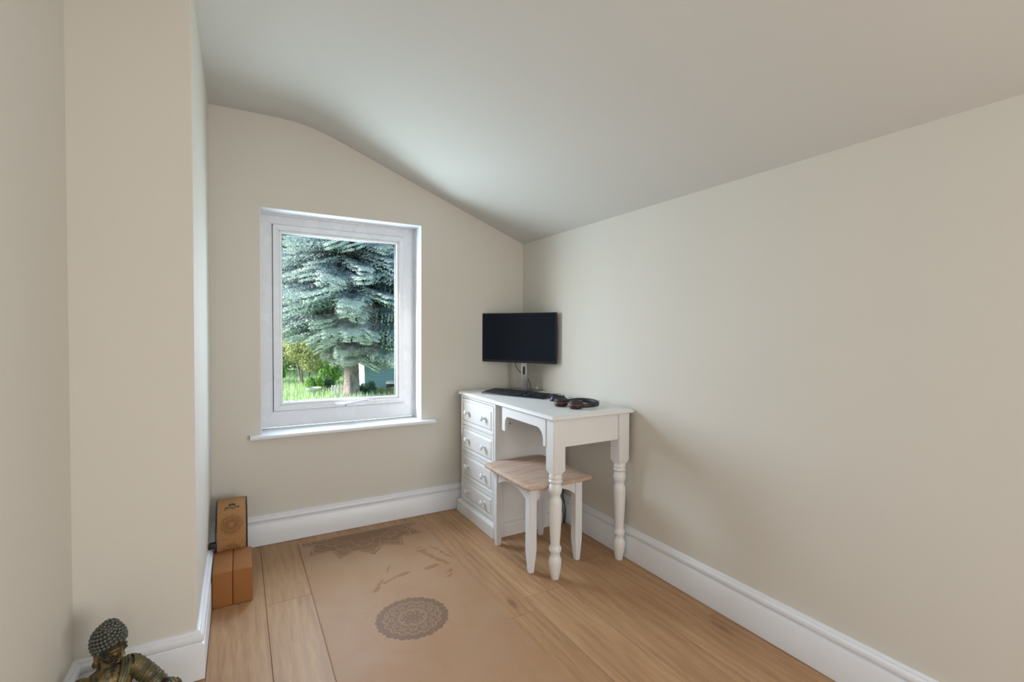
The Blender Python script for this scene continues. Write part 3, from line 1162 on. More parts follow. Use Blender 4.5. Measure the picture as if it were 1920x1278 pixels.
local(MB().box(-.125, .125, -.085, .080, 0, .007, bevel=.002)).build('stand_base', M_base, mon, 30)
local(MB().box(-.012, .036, .018, .036, .006, .330, bevel=.003)).build('stand_pole', M_silver, mon, 30)
local(MB().prism([(.012 - .008 * math.cos(t * PI / 8), .125 + .030 + .008 * math.sin(t * PI / 8)) for t in range(9)] + [(.012 + .008 * math.cos(t * PI / 8), .125 - .010 - .008 * math.sin(t * PI / 8)) for t in range(9)], 1, .0165, .019)).build('cable_slot', M_black, mon, 20)
zs0, zs1 = 0.190, 0.524
xm = -.004
TL = Matrix.Translation((xm, -.035, 0)) @ Matrix.Rotation(math.radians(0.0), 4, 'X')
panel = MB().box(-.279, .279, -.010, .010, zs0, zs1, bevel=.003)
panel.bm.transform(TL)
local(panel)
pb = panel.build('screen_housing', M_black, mon, 30)
s_ = MB().box(-.273, .273, -.0112, -.009, zs0 + .016, zs1 - .006, bevel=.0004, seg=1)
s_.bm.transform(TL)
local(s_)
s_.build('screen', M_screen, mon, 30)
s_ = MB().box(-.16, .16, .009, .034, zs0 + .06, zs1 - .06, bevel=.010, seg=2).box(-.05, .05, .030, .052, zs0 + .12, zs1 - .12, bevel=.004)
s_.bm.transform(TL)
local(s_)
s_.build('back_cover', M_black, mon, 30)


def bez(P, n=24):
    """catmull-rom through points"""
    P = [Vector(p) for p in P]
    Q = [P[0] * 2 - P[1]] + P + [P[-1] * 2 - P[-2]]
    out_ = []
    for i in range(1, len(Q) - 2):
        for k in range(n):
            t = k / n
            a, b, c_, d = Q[i - 1], Q[i], Q[i + 1], Q[i + 2]
            out_.append(0.5 * ((2 * b) + (c_ - a) * t + (2 * a - 5 * b + 4 * c_ - d) * t * t + (3 * b - a - 3 * c_ + d) * t ** 3))
    out_.append(P[-1])
    return out_


cp = [ML @ Vector(p) for p in ((-.060, .020, .215), (-.055, .024, .17), (-.035, .034, .13), (0, .042, .105), (.035, .044, .07), (.050, .046, .025), (.056, .055, .004), (.062, .085, .0035))]
MB().tube(bez(cp, 8), .0024, 8).build('power_cable', M_cable, mon, 60)

# ================================================================= keyboard
ku = Vector((.436, -.900, 0)).normalized()
kc = Vector((1.455, 2.564, 0)) + Vector((.9, .436, 0)).normalized() * .075
rk = math.atan2(ku.y, ku.x)
kb = thing('keyboard', (kc.x, kc.y, TT), 'long black computer keyboard lying on the white desk before the monitor', 'keyboard', None, rk)
KM = kb.matrix_world.copy()


def kl(mb):
    mb.bm.transform(KM)
    return mb


kl(MB().prism([(-.075, .0006), (.075, .0006), (.075, .0185), (.068, .0195), (-.066, .0105), (-.075, .0075)], 0, -.2325, .2325, bevel=.0015, seg=2)).build('keyboard_body', M_navy, kb, 30)
keys = MB()
tilt = Matrix.Rotation(math.atan2(.009, .134), 4, 'X')


def key(x, y, w_, d=.0165):
    M = Matrix.Translation((x + w_ / 2, y, .0158 + y * .067)) @ tilt
    keys.prism([(-w_ / 2 + .001, -d / 2), (w_ / 2 - .001, -d / 2), (w_ / 2 - .001, d / 2), (-w_ / 2 + .001, d / 2)], 2, -.003, .0045, M=M)


rows = [[1] * 15, [1.5] + [1] * 12 + [1.5], [1.75] + [1] * 11 + [2.25], [2.25] + [1] * 10 + [2.75], [1.25, 1.25, 1.25, 6.25, 1.25, 1.25, 1.25, 1.25]]
u_ = .0188
for ri, row in enumerate(rows):
    x = -.222
    yy = .030 - ri * .0185
    for w_ in row:
        key(x, yy, w_ * u_)
        x += w_ * u_
for gx in (0, 1, 2, 3, 4.7, 5.7, 6.7, 7.7, 9.4, 10.4, 11.4, 12.4, 13.4, 14.4):
    key(-.222 + gx * u_ * 1.02, .053, u_, .014)
for cxk in range(3):
    for yy in (.030, .0115):
        key(.070 + cxk * u_, yy, u_)
    key(.070 + cxk * u_, -.044, u_)
key(.070 + u_, -.0255, u_)
for cxk in range(4):
    for ri in range(5):
        key(.136 + cxk * u_, .030 - ri * .0185, u_)
ko = kl(keys).build('keycaps', M_key, kb, 0)
ko['kind'] = 'stuff'
cp = [KM @ Vector(p) for p in ((.05, .074, .012), (.09, .088, .004), (.15, .100, .0024), (.190, .118, .003), (.215, .135, .012), (.235, .128, .010), (.245, .105, .003))]
MB().tube(bez(cp, 8), .0016, 8).build('cable', M_greycable, kb, 60)

# ================================================================= mouse
ms = thing('computer_mouse', (1.605, 2.268, TT), 'small dark blue-black computer mouse between the keyboard and the headphones', 'mouse', None, math.radians(-25))
mm = ms.matrix_world.copy()
vs, fs = [], []
nu, nv = 28, 12
for j in range(nv + 1):
    ph = j / nv * PI / 2
    for i in range(nu):
        a = 2 * PI * i / nu
        x = .052 * math.copysign(abs(math.cos(a)) ** .85, math.cos(a)) * math.cos(ph) ** .6
        y = .031 * math.copysign(abs(math.sin(a)) ** .85, math.sin(a)) * math.cos(ph) ** .55
        z = .036 * math.sin(ph) * (1 - .25 * (x / .052))
        vs.append(mm @ Vector((x, y, max(z, .0004))))
for j in range(nv):
    for i in range(nu):
        fs.append((j * nu + i, j * nu + (i + 1) % nu, (j + 1) * nu + (i + 1) % nu, (j + 1) * nu + i))
fs.append(tuple(reversed(range(nu))))
mesh_obj('mouse_shell', vs, fs, M_navy, ms, True)
wm = MB().lathe([(.004, -.003), (.0085, -.002), (.0085, .002), (.004, .003)], (0, 0, 0), 18, Matrix.Rotation(PI / 2, 4, 'X'))
wm.bm.transform(mm @ Matrix.Translation((.026, 0, .026)))
wm.build('scroll_wheel', M_black, ms, 40)

# ================================================================= headphones
hpn = thing('headphones', (1.55, 2.03, TT), 'folded black headphones with red rings around the ear cups on the desk', 'headphones')


def earcup(cx, cy, rz):
    M = Matrix.Translation((cx, cy, TT)) @ Matrix.Rotation(rz, 4, 'Z')
    shell = MB().lathe([(.0005, .0004), (.020, .0004), (.031, .0025), (.0355, .009), (.0365, .016), (.0355, .0205), (.030, .022), (.0005, .022)], (0, 0, 0), 40)
    shell.bm.transform(M)
    s = shell.build('ear_cup', M_black, hpn, 40)
    rr = MB().lathe([(.030, .0215), (.0362, .0215), (.0368, .0230), (.0362, .0248), (.030, .0248)], (0, 0, 0), 40, None, False)
    rr.bm.transform(M)
    tag(rr.build('accent_ring', M_red, s, 40), 'thin red ring')
    pad = MB().lathe([(.028, .0242), (.0350, .0250), (.0372, .031), (.0366, .037), (.032, .0420), (.025, .0430), (.019, .0400), (.016, .033), (.014, .027), (.0005, .026)], (0, 0, 0), 40, None, False)
    pad.bm.transform(M)
    pad.build('ear_cushion', M_pad, s, 60)
    return s


earcup(1.5230, 1.998, 0)
earcup(1.5000, 2.098, 0)
hb = [(1.548, 1.985, .016), (1.580, 1.972, .016), (1.620, 1.968, .017), (1.655, 1.982, .018), (1.676, 2.020, .019), (1.678, 2.065, .020), (1.660, 2.108, .020), (1.625, 2.136, .019), (1.580, 2.140, .017), (1.525, 2.115, .016)]
hb = [(x, y, z + TT) for x, y, z in hb]
MB().tube(bez(hb, 6), 0, 14, flat=(.0035, .0120)).build('headband', M_black, hpn, 60)
MB().tube(bez(hb[3:8], 6), 0, 14, flat=(.0065, .0135)).build('headband_pad', M_pad, hpn, 60)
MB().box(1.668, 1.682, 1.999, 2.004, TT + .006, TT + .032, bevel=.001).build('slider_trim', M_silver, hpn, 40)
cb = [(1.545, 2.120, TT + .018), (1.575, 2.150, TT + .020), (1.600, 2.160, TT + .034), (1.635, 2.150, TT + .022), (1.660, 2.150, TT + .004), (1.70, 2.16, TT + .003)]
MB().tube(bez(cb, 8), .0014, 8).build('cable', M_greycable, hpn, 60)

# ================================================================= mains cable under the desk
cbl = [(1.7665, 2.4465, .30), (1.766, 2.444, .25), (1.762, 2.438, .21), (1.755, 2.428, .17), (1.7655, 2.420, .10), (1.7655, 2.422, .03), (1.764, 2.428, .003), (1.757, 2.436, .0025)]
pc = thing('mains_cable', (1.765, 2.43, 0), 'thin black cable hanging to the floor behind the stool, beside the drawers', 'cable')
MB().tube(bez(cbl, 8), .0028, 8).build('cable_sheath', M_cable, pc, 60)

# ================================================================= cork blocks
def cork_block(cx, label):
    o = MB().box(-.0380, .0380, -.1175, .1175, 0, .1525, bevel=.0055, seg=3).build('yoga_block', M_block, None, 35)
    o.location = (cx, 2.512, 0.0003)
    return tag(o, label, 'yoga block', 'pair of cork yoga blocks')


cork_block(-.0690, 'brown cork yoga block against the left skirting, left of the pair')
b2 = cork_block(.0080, 'brown cork yoga block at the open floor side, right of the pair')

# ================================================================= yoga wheel
WC = Vector((-.0365, 2.802, WR + .0005))
wheel = thing('yoga_roller', WC, 'cork-faced black yoga wheel standing in the corner behind the cork blocks', 'yoga wheel')
RY = Matrix.Rotation(PI / 2, 4, 'Y')


def hoop(prof_, seg=96):
    """profile (r, x) closed, revolved about the x axis at the wheel centre"""
    vs, fs = [], []
    n = len(prof_)
    for k in range(seg):
        a = 2 * PI * k / seg
        for r_, x_ in prof_:
            vs.append((WC.x + x_, WC.y - r_ * math.cos(a), WC.z + r_ * math.sin(a)))
    for k in range(seg):
        for j in range(n):
            a, b = k * n + j, k * n + (j + 1) % n
            c_, d = ((k + 1) % seg) * n + (j + 1) % n, ((k + 1) % seg) * n + j
            fs.append((a, b, c_, d))
    return vs, fs


def hoop_obj(name, prof_, mat):
    vs, fs = hoop(prof_)
    o = mesh_obj(name, vs, fs, mat, wheel, True)
    bm = bmesh.new(); bm.from_mesh(o.data); bmesh.ops.recalc_face_normals(bm, faces=bm.faces[:]); bm.to_mesh(o.data); bm.free()
    o.data.set_sharp_from_angle(angle=math.radians(40))
    return o


hw = .060
hoop_obj('cork_tread', [(WR - .004, -hw), (WR - .0008, -hw), (WR, -hw + .003), (WR, hw - .003), (WR - .0008, hw), (WR - .004, hw)], M_tread)
hoop_obj('inner_hoop', [(WR - .016, -hw), (WR - .004, -hw), (WR - .004, hw), (WR - .016, hw)], M_rim)
for s in (-1, 1):
    hoop_obj('rim', [(WR - .018, s * hw), (WR - .0015, s * hw), (WR - .001, s * (hw + .004)), (WR - .005, s * (hw + .0075)), (WR - .018, s * (hw + .0075))], M_rim)


def wrap(me, v0, du=0.0):
    for v in me.vertices:
        x, y = v.co.x, v.co.y
        a = (v0 + y) / WR
        r_ = WR + .0008 + v.co.z
        v.co = Vector((x + du, -r_ * math.cos(a), r_ * math.sin(a)))


fc = bpy.data.curves.new('logo_text', 'FONT')
fc.body = 'JEVLIN'
fc.size = .0215
fc.align_x = 'CENTER'
fc.extrude = .0002
fo = bpy.data.objects.new('logo_tmp', fc)
col.objects.link(fo)
bpy.context.view_layer.update()
me = bpy.data.meshes.new_from_object(fo.evaluated_get(bpy.context.evaluated_depsgraph_get()))
bpy.data.objects.remove(fo)
for v in me.vertices:                              # slight upward curve of the word
    v.co.x *= 1.05
    v.co.y += v.co.x * .06
wrap(me, .180, .001)
me.materials.clear()
me.materials.append(M_ink.m)
lo = bpy.data.objects.new('logo_lettering', me)
col.objects.link(lo)
lo.parent = wheel
# half-lotus emblem over the word: five petals on a dome
vs, fs = [], []
for k, ang in enumerate((-64, -32, 0, 32, 64)):
    a = math.radians(ang)
    L_ = .020 if abs(ang) < 40 else .018
    for (t, w_) in ((0.30, .0008), (.55, .0036), (.78, .0040), (1.0, .0006)):
        for s in (-1, 1):
            x = math.sin(a) * L_ * t + math.cos(a) * w_ * s
            y = math.cos(a) * L_ * t - math.sin(a) * w_ * s
            vs.append((x, y, .0004))
    b0 = k * 8
    for j in range(3):
        fs.append((b0 + 2 * j, b0 + 2 * j + 1, b0 + 2 * j + 3, b0 + 2 * j + 2))
me = bpy.data.meshes.new('emblem')
me.from_pydata(vs, [], fs)
wrap(me, .1985, .001)
me.materials.append(M_ink.m)
eo = bpy.data.objects.new('emblem', me)
col.objects.link(eo)
eo.parent = wheel

# black strap end draped over the skirting between wheel and blocks
st = MB().prism([(-.1305, .1665), (-.1305, .186), (-.127, .191), (-.104, .191), (-.0985, .186), (-.0985, .150), (-.0985, .060), (-.1080, .060), (-.1080, .1665)], 1, 2.634, 2.662, bevel=.0012, seg=2)
tag(st.build('yoga_strap', M_black, None, 40), 'black strap folded over the skirting between the wheel and the blocks', 'strap')

# ================================================================= seated statue
SB = Vector((-.332, 1.742, 0))
stat = thing('buddha_statue', SB, 'dark bronze and gold seated buddha statue on the floor at lower left', 'statue')
HF = Vector((.80, -.60, 0)).normalized()           # where the head looks
HS = Vector((-HF.y, HF.x, 0))                       # its left-hand side axis
tiltm = Matrix.Rotation(math.radians(14), 4, 'Y')
HM = Matrix.Translation(SB + Vector((-.003, .006, .250))) @ Matrix((HF, HS, Vector((0, 0, 1)))).transposed().to_4x4() @ tiltm @ Matrix.Scale(0.90, 4)
HSC = 1.0
body = MB()


def hb_(c_, r_):
    M = HM.to_3x3().to_4x4()
    body.ball(HM @ Vector(c_), r_, 3, M)


hb_((-.006, 0, .068), (.044, .038, .046))
hb_((.012, 0, .046), (.033, .031, .040))
hb_((.020, 0, .019), (.019, .019, .015))
for s in (-1, 1):
    hb_((.020, s * .016, .035), (.016, .014, .016))
    hb_((.0385, s * .0145, .0525), (.0062, .0100, .0050))
    hb_((-.004, s * .0385, .046), (.010, .0055, .022))
    hb_((-.002, s * .0400, .016), (.0085, .0062, .0135))
    hb_((.0465, s * .0050, .0375), (.0045, .0042, .0036))
hb_((.0445, 0, .0275), (.0048, .0100, .0026))
hb_((.0430, 0, .0225), (.0050, .0080, .0032))
body.tube([HM @ Vector(p) for p in ((.041, 0, .064), (.0475, 0, .050), (.0510, 0, .0390))], [.0034, .0044, .0058], 12)
for s in (-1, 1):
    body.tube([HM @ Vector(p) for p in ((.0415, s * .003, .0620), (.0405, s * .012, .0655), (.0345, s * .022, .0630), (.028, s * .028, .0580))], [.0030, .0036, .0032, .002], 10)
body.tube([SB + Vector(p) for p in ((-.004, .008, .200), (-.003, .007, .262))], [.026, .021], 16)
# torso (its own, less turned direction)
BFv = Vector((.42, -.91, 0)).normalized()
BS = Vector((-BFv.y, BFv.x, 0))                    # towards viewer's right
BM_ = Matrix.Translation(SB) @ Matrix((BFv, BS, Vector((0, 0, 1)))).transposed().to_4x4()


def bb(c_, r_):
    body.ball(BM_ @ Vector(c_), r_, 3, BM_.to_3x3().to_4x4())


def bt(ps, rs, seg=14):
    body.tube([BM_ @ Vector(p) for p in ps], rs, seg)


bb((-.004, 0, .185), (.040, .062, .052))
bb((.008, .0, .175), (.038, .050, .040))
bb((.002, 0, .120), (.048, .055, .060))
bb((-.004, 0, .055), (.060, .075, .050))
for s in (-1, 1):
    bb((-.004, s * .058, .208), (.026, .026, .024))
    bb((.024, s * .024, .188), (.018, .024, .020))
# viewer-left arm resting in the lap
bt([(-.004, -.062, .208), (-.002, -.084, .150), (.020, -.084, .100), (.055, -.045, .080), (.072, -.012, .078)], [.024, .022, .020, .016, .013])
# viewer-right arm reaching to the raised knee
bt([(-.004, .062, .208), (.006, .094, .165), (.022, .118, .125), (.050, .128, .135), (.072, .134, .146)], [.025, .023, .022, .016, .012])
# legs: left folded flat, right knee raised
bt([(.010, -.030, .045), (.050, -.095, .040), (.085, -.060, .030), (.095, .010, .026), (.090, .050, .024)], [.040, .032, .026, .020, .016])
bt([(.000, .035, .050), (.050, .105, .085), (.070, .135, .122), (.078, .120, .070), (.085, .105, .018), (.110, .100, .012)], [.042, .034, .027, .026, .020, .014])
# hand on the knee with fingers
for k in range(4):
    o_ = (k - 1.5) * .0075
    bt([(.072, .134 + o_, .149), (.086, .136 + o_ * 1.1, .148), (.094, .137 + o_ * 1.1, .138), (.097, .137 + o_ * 1.1, .126)], [.0045, .0042, .0038, .003], 8)
bt([(.066, .122, .147), (.076, .112, .142), (.086, .110, .134)], [.005, .0045, .0035], 8)
for k in range(4):
    o_ = (k - 1.5) * .006
    bt([(.072, -.012, .078 + o_ * .6), (.080, .006, .076 + o_), (.078, .022, .074 + o_)], [.0045, .004, .003], 8)
bo = body.build('figure', M_statue, stat, 60)
rm = bo.modifiers.new('fuse', 'REMESH')
rm.mode = 'VOXEL'
rm.voxel_size = 0.0016
rm.use_smooth_shade = True
sm = bo.modifiers.new('soften', 'SMOOTH')
sm.iterations = 3
sm.factor = 0.5
# base cushion
cush = MB().lathe([(.0005, .0005), (.105, .0005), (.118, .010), (.118, .022), (.108, .030), (.0005, .030)], SB + Vector((.01, -.02, 0)), 40)
cush.build('base', M_statue, stat, 50)
# hair: rows of curls on a cap
hair = MB()
hair.ball(HM @ Vector((-.010, 0, .070)), (.0445, .0400, .0490), 3, HM.to_3x3().to_4x4())
hair.ball(HM @ Vector((-.012, 0, .116)), (.022, .021, .014), 3, HM.to_3x3().to_4x4())
ga = PI * (3 - math.sqrt(5))
cnt = 250
for i in range(cnt):
    z_ = 1 - 2 * (i + .5) / cnt
    rr = math.sqrt(1 - z_ * z_)
    dx_, dy_ = rr * math.cos(i * ga), rr * math.sin(i * ga)
    p = Vector((-.010 + .0465 * dx_, .0420 * dy_, .070 + .0515 * z_))
    hairline = .082 - .016 * min(1, abs(p.y) / .04) ** 1.5
    if p.x > .004 and p.z < hairline - (.0 if p.x > .015 else .024):
        continue
    if p.z < (.018 if p.x < -.02 else .030):
        continue
    hair.ball(HM @ p, .0056, 1)
for i in range(34):
    z_ = 1 - (i + .5) / 34
    rr = math.sqrt(1 - z_ * z_)
    p = Vector((-.012 + .0235 * rr * math.cos(i * ga), .0225 * rr * math.sin(i * ga), .114 + .017 * z_))
    hair.ball(HM @ p, .0050, 1)
# keep the cap behind the hairline
for v in [v for v in hair.bm.verts]:
    q = HM.inverted() @ v.co
    if q.x > .006 and q.z < .074 - .016 * min(1, abs(q.y) / .04) ** 1.5:
        v.co = HM @ Vector((min(q.x, .006 + (q.x - .006) * .2), q.y * .90, q.z))
hair.build('hair', M_hair, stat, 60)
# robe: band from the shoulder across the chest, sleeve folds down the arm
robe = MB()


def rt(ps, rs=None, flat=None, up=(0, 0, 1), seg=12):
    robe.tube(bez([BM_ @ Vector(p) for p in ps], 8), rs if rs else 0, seg, flat=flat, up=up)


for off, r_ in ((0, .0052), (.008, .0042), (.0155, .0052)):
    rt([(-.034, .040 + off, .205), (-.010, .036 + off, .236), (.018, .030 + off, .226), (.036, .016 + off, .200), (.046, -.002 + off, .165), (.052, -.020 + off, .125), (.046, -.046 + off * .5, .090)], r_)
for k in range(9):
    t = k / 8
    if t < .55:
        q = t / .55
        c0 = Vector((-.004 + .010 * q, .062 + .032 * q, .208 - .043 * q))
        ax = Vector((.010, .032, -.043)).normalized()
        rad = .0262 - .001 * q
    else:
        q = (t - .55) / .45
        c0 = Vector((.006 + .016 * q, .094 + .024 * q, .165 - .040 * q))
        ax = Vector((.016, .024, -.040)).normalized()
        rad = .0250 + .001 * q
    ax = (ax + Vector((.25 * math.sin(k * 2.1), .20 * math.cos(k * 1.7), .12 * math.sin(k)))).normalized()
    s1 = ax.orthogonal().normalized()
    s2 = ax.cross(s1)
    ring_ = [BM_ @ (c0 + s1 * rad * math.cos(2 * PI * j / 28) + s2 * rad * math.sin(2 * PI * j / 28) + ax * .006 * math.sin(2 * PI * j / 28 + 1)) for j in range(28)]
    robe.tube(ring_, (.0022, .0032, .0026)[k % 3] * 1.0, 8, closed=True)
# sleeve drape hanging between arm and body
for k in range(6):
    o_ = k * .010
    rt([(.010, .086 + o_ * .5, .165 - o_), (.026, .074 + o_ * .3, .120 - o_ * .7), (.030, .066, .085 - o_ * .3)], .0048)
robe.tube(bez([BM_ @ Vector(p) for p in ((-.004, .052, .214), (-.004, .062, .208), (.006, .094, .165), (.020, .114, .130))], 6), [.0262] * 18 + [.0255], 16)
ro = robe.build('robe', M_robe, stat, 60)
rm = ro.modifiers.new('fuse', 'REMESH')
rm.mode = 'VOXEL'
rm.voxel_size = 0.0013
rm.use_smooth_shade = True
sm = ro.modifiers.new('soften', 'SMOOTH')
sm.iterations = 3
sm.factor = 0.5

# ================================================================= garden seen through the window (the room is on the first floor)
GZ = -2.7
EYE = Vector((0, 0, 1.2))
# ground
gn = 40
vs, fs = [], []
for j in range(gn + 1):
    for i in range(gn + 1):
        x = -60 + 140 * i / gn
        y = 4 + 96 * j / gn
        vs.append((x, y, GZ + .12 * math.sin(x * .7) * math.sin(y * .45) * (1 if y > 8 else 0)))
for j in range(gn):
    for i in range(gn):
        a = j * (gn + 1) + i
        fs.append((a, a + 1, a + gn + 2, a + gn + 1))
g = mesh_obj('lawn', vs, fs, M_lawn, None, True)
tag(g, 'green garden lawn below the window', 'lawn', kind='structure')

# long grass
nb = 60000
gx = rng.uniform(-2, 20, nb)
gy = rng.uniform(17, 46, nb)
hgt = rng.uniform(.18, .62, nb)
ang = rng.uniform(0, 2 * PI, nb)
wd = rng.uniform(.015, .035, nb) * 1.6
lean = rng.uniform(-.25, .25, (nb, 2))
V_ = np.zeros((nb, 3, 3))
V_[:, 0] = np.c_[gx - wd * np.cos(ang), gy - wd * np.sin(ang), np.full(nb, GZ - .05)]
V_[:, 1] = np.c_[gx + wd * np.cos(ang), gy + wd * np.sin(ang), np.full(nb, GZ - .05)]
V_[:, 2] = np.c_[gx + lean[:, 0] * hgt, gy + lean[:, 1] * hgt, GZ + hgt]


def tri_mesh(name, tris, mat, parent=None):
    me = bpy.data.meshes.new(name)
    n = len(tris)
    me.vertices.add(n * 3)
    me.vertices.foreach_set('co', tris.reshape(-1).astype(np.float32))
    me.loops.add(n * 3)
    me.loops.foreach_set('vertex_index', np.arange(n * 3, dtype=np.int32))
    me.polygons.add(n)
    me.polygons.foreach_set('loop_start', np.arange(0, n * 3, 3, dtype=np.int32))
    me.polygons.foreach_set('loop_total', np.full(n, 3, dtype=np.int32))
    me.update()
    me.validate()
    me.materials.append(mat.m)
    o = bpy.data.objects.new(name, me)
    col.objects.link(o)
    if parent is not None:
        o.parent = parent
    return o


tag(tri_mesh('long_grass', V_, M_grass), 'bright sunlit long grass beyond the window', 'grass', kind='stuff')


# spruce bough: axis along +x, unit length 2 m, needles as small blades
def bough_mesh(seed):
    r = np.random.default_rng(seed)
    segs = []

    def stem(x):
        return np.array([x, .03 * math.sin(x * 3 + seed), -.10 * x * x * .5 + .05 * max(0, x - 1.3) ** 2 * 2])
    pts_, dirs, size = [], [], []

    def walk(a, b, sag, step, sz):
        a, b = np.array(a), np.array(b)
        L_ = np.linalg.norm(b - a)
        n = max(2, int(L_ / step))
        for k in range(n):
            t = k / (n - 1)
            p = a + (b - a) * t
            p = p + np.array([0, 0, -sag * t * t])
            d = (b - a) / L_ + np.array([0, 0, -sag * 2 * t])
            pts_.append(p)
            dirs.append(d / np.linalg.norm(d))
            size.append(sz * (1 - .3 * t))
    xs = np.arange(.18, 2.0, .065)
    prev = stem(.1)
    for x in xs:
        cur = stem(x)
        walk(prev, cur, 0, .03, .055)
        prev = cur
        for s in (-1, 1):
            Lw_ = (.62 * (1 - x / 2.15) ** .75 + .07) * r.uniform(.75, 1.1)
            if x < .5:
                Lw_ *= .6
            d = np.array([.75, s * r.uniform(.65, .95), r.uniform(-.12, .14)])
            d /= np.linalg.norm(d)
            e = cur + d * Lw_
            walk(cur, e, .10 * Lw_, .032, .055)
            for q in np.arange(.25, .95, .2):
                c0 = cur + d * Lw_ * q
                for s2 in (-1, 1):
                    d2 = d + np.array([.3, s2 * .8, r.uniform(-.7, -.1)])
                    d2 /= np.linalg.norm(d2)
                    walk(c0, c0 + d2 * Lw_ * .32 * (1.1 - q * .5), .10, .036, .050)
    P_ = np.array(pts_)
    D_ = np.array(dirs)
    S_ = np.array(size)
    K = 3
    P_ = np.repeat(P_, K, 0)
    D_ = np.repeat(D_, K, 0)
    S_ = np.repeat(S_, K)
    n = len(P_)
    rd = r.normal(size=(n, 3))
    rd -= D_ * (rd * D_).sum(1, keepdims=True)
    rd /= np.linalg.norm(rd, axis=1, keepdims=True)
    out_ = D_ * .75 + rd * .75 + np.array([0, 0, .05])
    out_ /= np.linalg.norm(out_, axis=1, keepdims=True)
    side = np.cross(out_, rd)
    side /= np.linalg.norm(side, axis=1, keepdims=True)
    L_ = S_ * r.uniform(.7, 1.15, n)
    wdt = .0130
    T = np.zeros((n, 3, 3))
    T[:, 0] = P_ - side * wdt
    T[:, 1] = P_ + side * wdt
    T[:, 2] = P_ + out_ * L_[:, None]
    return T, stem


spruce = thing('spruce_tree', (5.46, 27.6, GZ), 'tall blue-green spruce with layered drooping boughs filling the window view', 'tree')
tb = MB()
tb.lathe([(.62, -.15), (.52, .1), (.44, .5), (.40, 1.2), (.37, 2.2), (.31, 5), (.22, 9), (.12, 13), (.03, 17)], spruce.location, 20)
for v in tb.bm.verts:
    a = math.atan2(v.co.y - 27.6, v.co.x - 5.46)
    k = 1 + .07 * math.sin(a * 5 + v.co.z * .4) + .04 * math.sin(a * 9)
    v.co.x = 5.46 + (v.co.x - 5.46) * k
    v.co.y = 27.6 + (v.co.y - 27.6) * k
tb.build('trunk', M_bark, spruce, 60)
protos = []
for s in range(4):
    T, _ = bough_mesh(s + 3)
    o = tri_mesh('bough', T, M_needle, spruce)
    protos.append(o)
nbough = 0
R2 = random.Random(5)
z = 2.55
lev = 0
while z < 16.6:
    full = 7.2 * max(0.0, (1 - z / 18.2)) ** .85
    nper = 10 if z < 9 else 8
    for k in range(nper):
        az = 2 * PI * (k + .5 * (lev % 2)) / nper + R2.uniform(-.22, .22)
        L_ = full * R2.uniform(.80, 1.10)
        if z < 5.2:
            L_ = min(L_, ((0.9 + 1.35 * (z - 2.55)) if math.cos(az) < .25 else (2.2 + 1.7 * (z - 2.55))) * R2.uniform(.85, 1.1))
        M = Matrix.Translation((math.cos(az) * .22, math.sin(az) * .22, z + R2.uniform(-.12, .12))) @ Matrix.Rotation(az, 4, 'Z') @ \
            Matrix.Rotation(math.radians(R2.uniform(2, 16)), 4, 'Y') @ Matrix.Rotation(math.radians(R2.uniform(-25, 25)), 4, 'X') @ Matrix.Diagonal((L_ / 2, max(L_ / 2, 1.4) * 1.05, max(L_ / 2, 1.5), 1))
        if nbough < 4:
            o = protos[nbough]
        else:
            if nbough >= 296:
                break
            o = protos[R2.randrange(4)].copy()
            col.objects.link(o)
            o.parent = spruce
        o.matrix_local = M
        nbough += 1
    z += .50 if z < 9 else .66
    lev += 1


# leafy bushes
def foliage(center, rad, n, leaf, seed, clumps=26, squash=.8):
    r = np.random.default_rng(seed)
    cc_ = r.normal(size=(clumps, 3))
    cc_ /= np.linalg.norm(cc_, axis=1, keepdims=True)
    cc_ *= r.uniform(.25, .85, (clumps, 1))
    cr = r.uniform(.22, .42, clumps)
    idx = r.integers(0, clumps, n)
    d = r.normal(size=(n, 3))
    d /= np.linalg.norm(d, axis=1, keepdims=True)
    p = cc_[idx] + d * cr[idx][:, None] * r.uniform(.75, 1.05, (n, 1))
    p = p * np.array(rad) + np.array(center)
    nrm = d + r.normal(size=(n, 3)) * .6
    nrm /= np.linalg.norm(nrm, axis=1, keepdims=True)
    t = np.cross(nrm, r.normal(size=(n, 3)))
    t /= np.linalg.norm(t, axis=1, keepdims=True)
    b = np.cross(nrm, t)
    s = leaf * r.uniform(.6, 1.2, (n, 1))
    T = np.zeros((n, 3, 3))
    T[:, 0] = p + t * s
    T[:, 1] = p - t * s * .5 + b * s * .55
    T[:, 2] = p - t * s * .5 - b * s * .55
    return T


def bush(name, x, y, rad, zc, n, leaf, mat, label, cat, seed, stems=3, group=None):
    t = thing(name, (x, y, GZ), label, cat, group)
    tm = foliage((0, 0, zc), rad, n, leaf, seed)
    o = tri_mesh('foliage', tm, mat, t)
    o['kind'] = 'stuff'
    sb = MB()
    r = random.Random(seed)
    for k in range(stems):
        a = 2 * PI * k / stems + r.uniform(-.4, .4)
        q = Vector((x, y, GZ))
        e = Vector((math.cos(a) * rad[0] * .45, math.sin(a) * rad[1] * .45, zc * 1.0))
        sb.tube([q + Vector((math.cos(a) * .08, math.sin(a) * .08, -.05)), q + e * .35 + Vector((0, 0, .1)), q + e * .7, q + e], [.07, .06, .045, .03], 8)
    sb.build('stem', M_bark, t, 60)
    return t


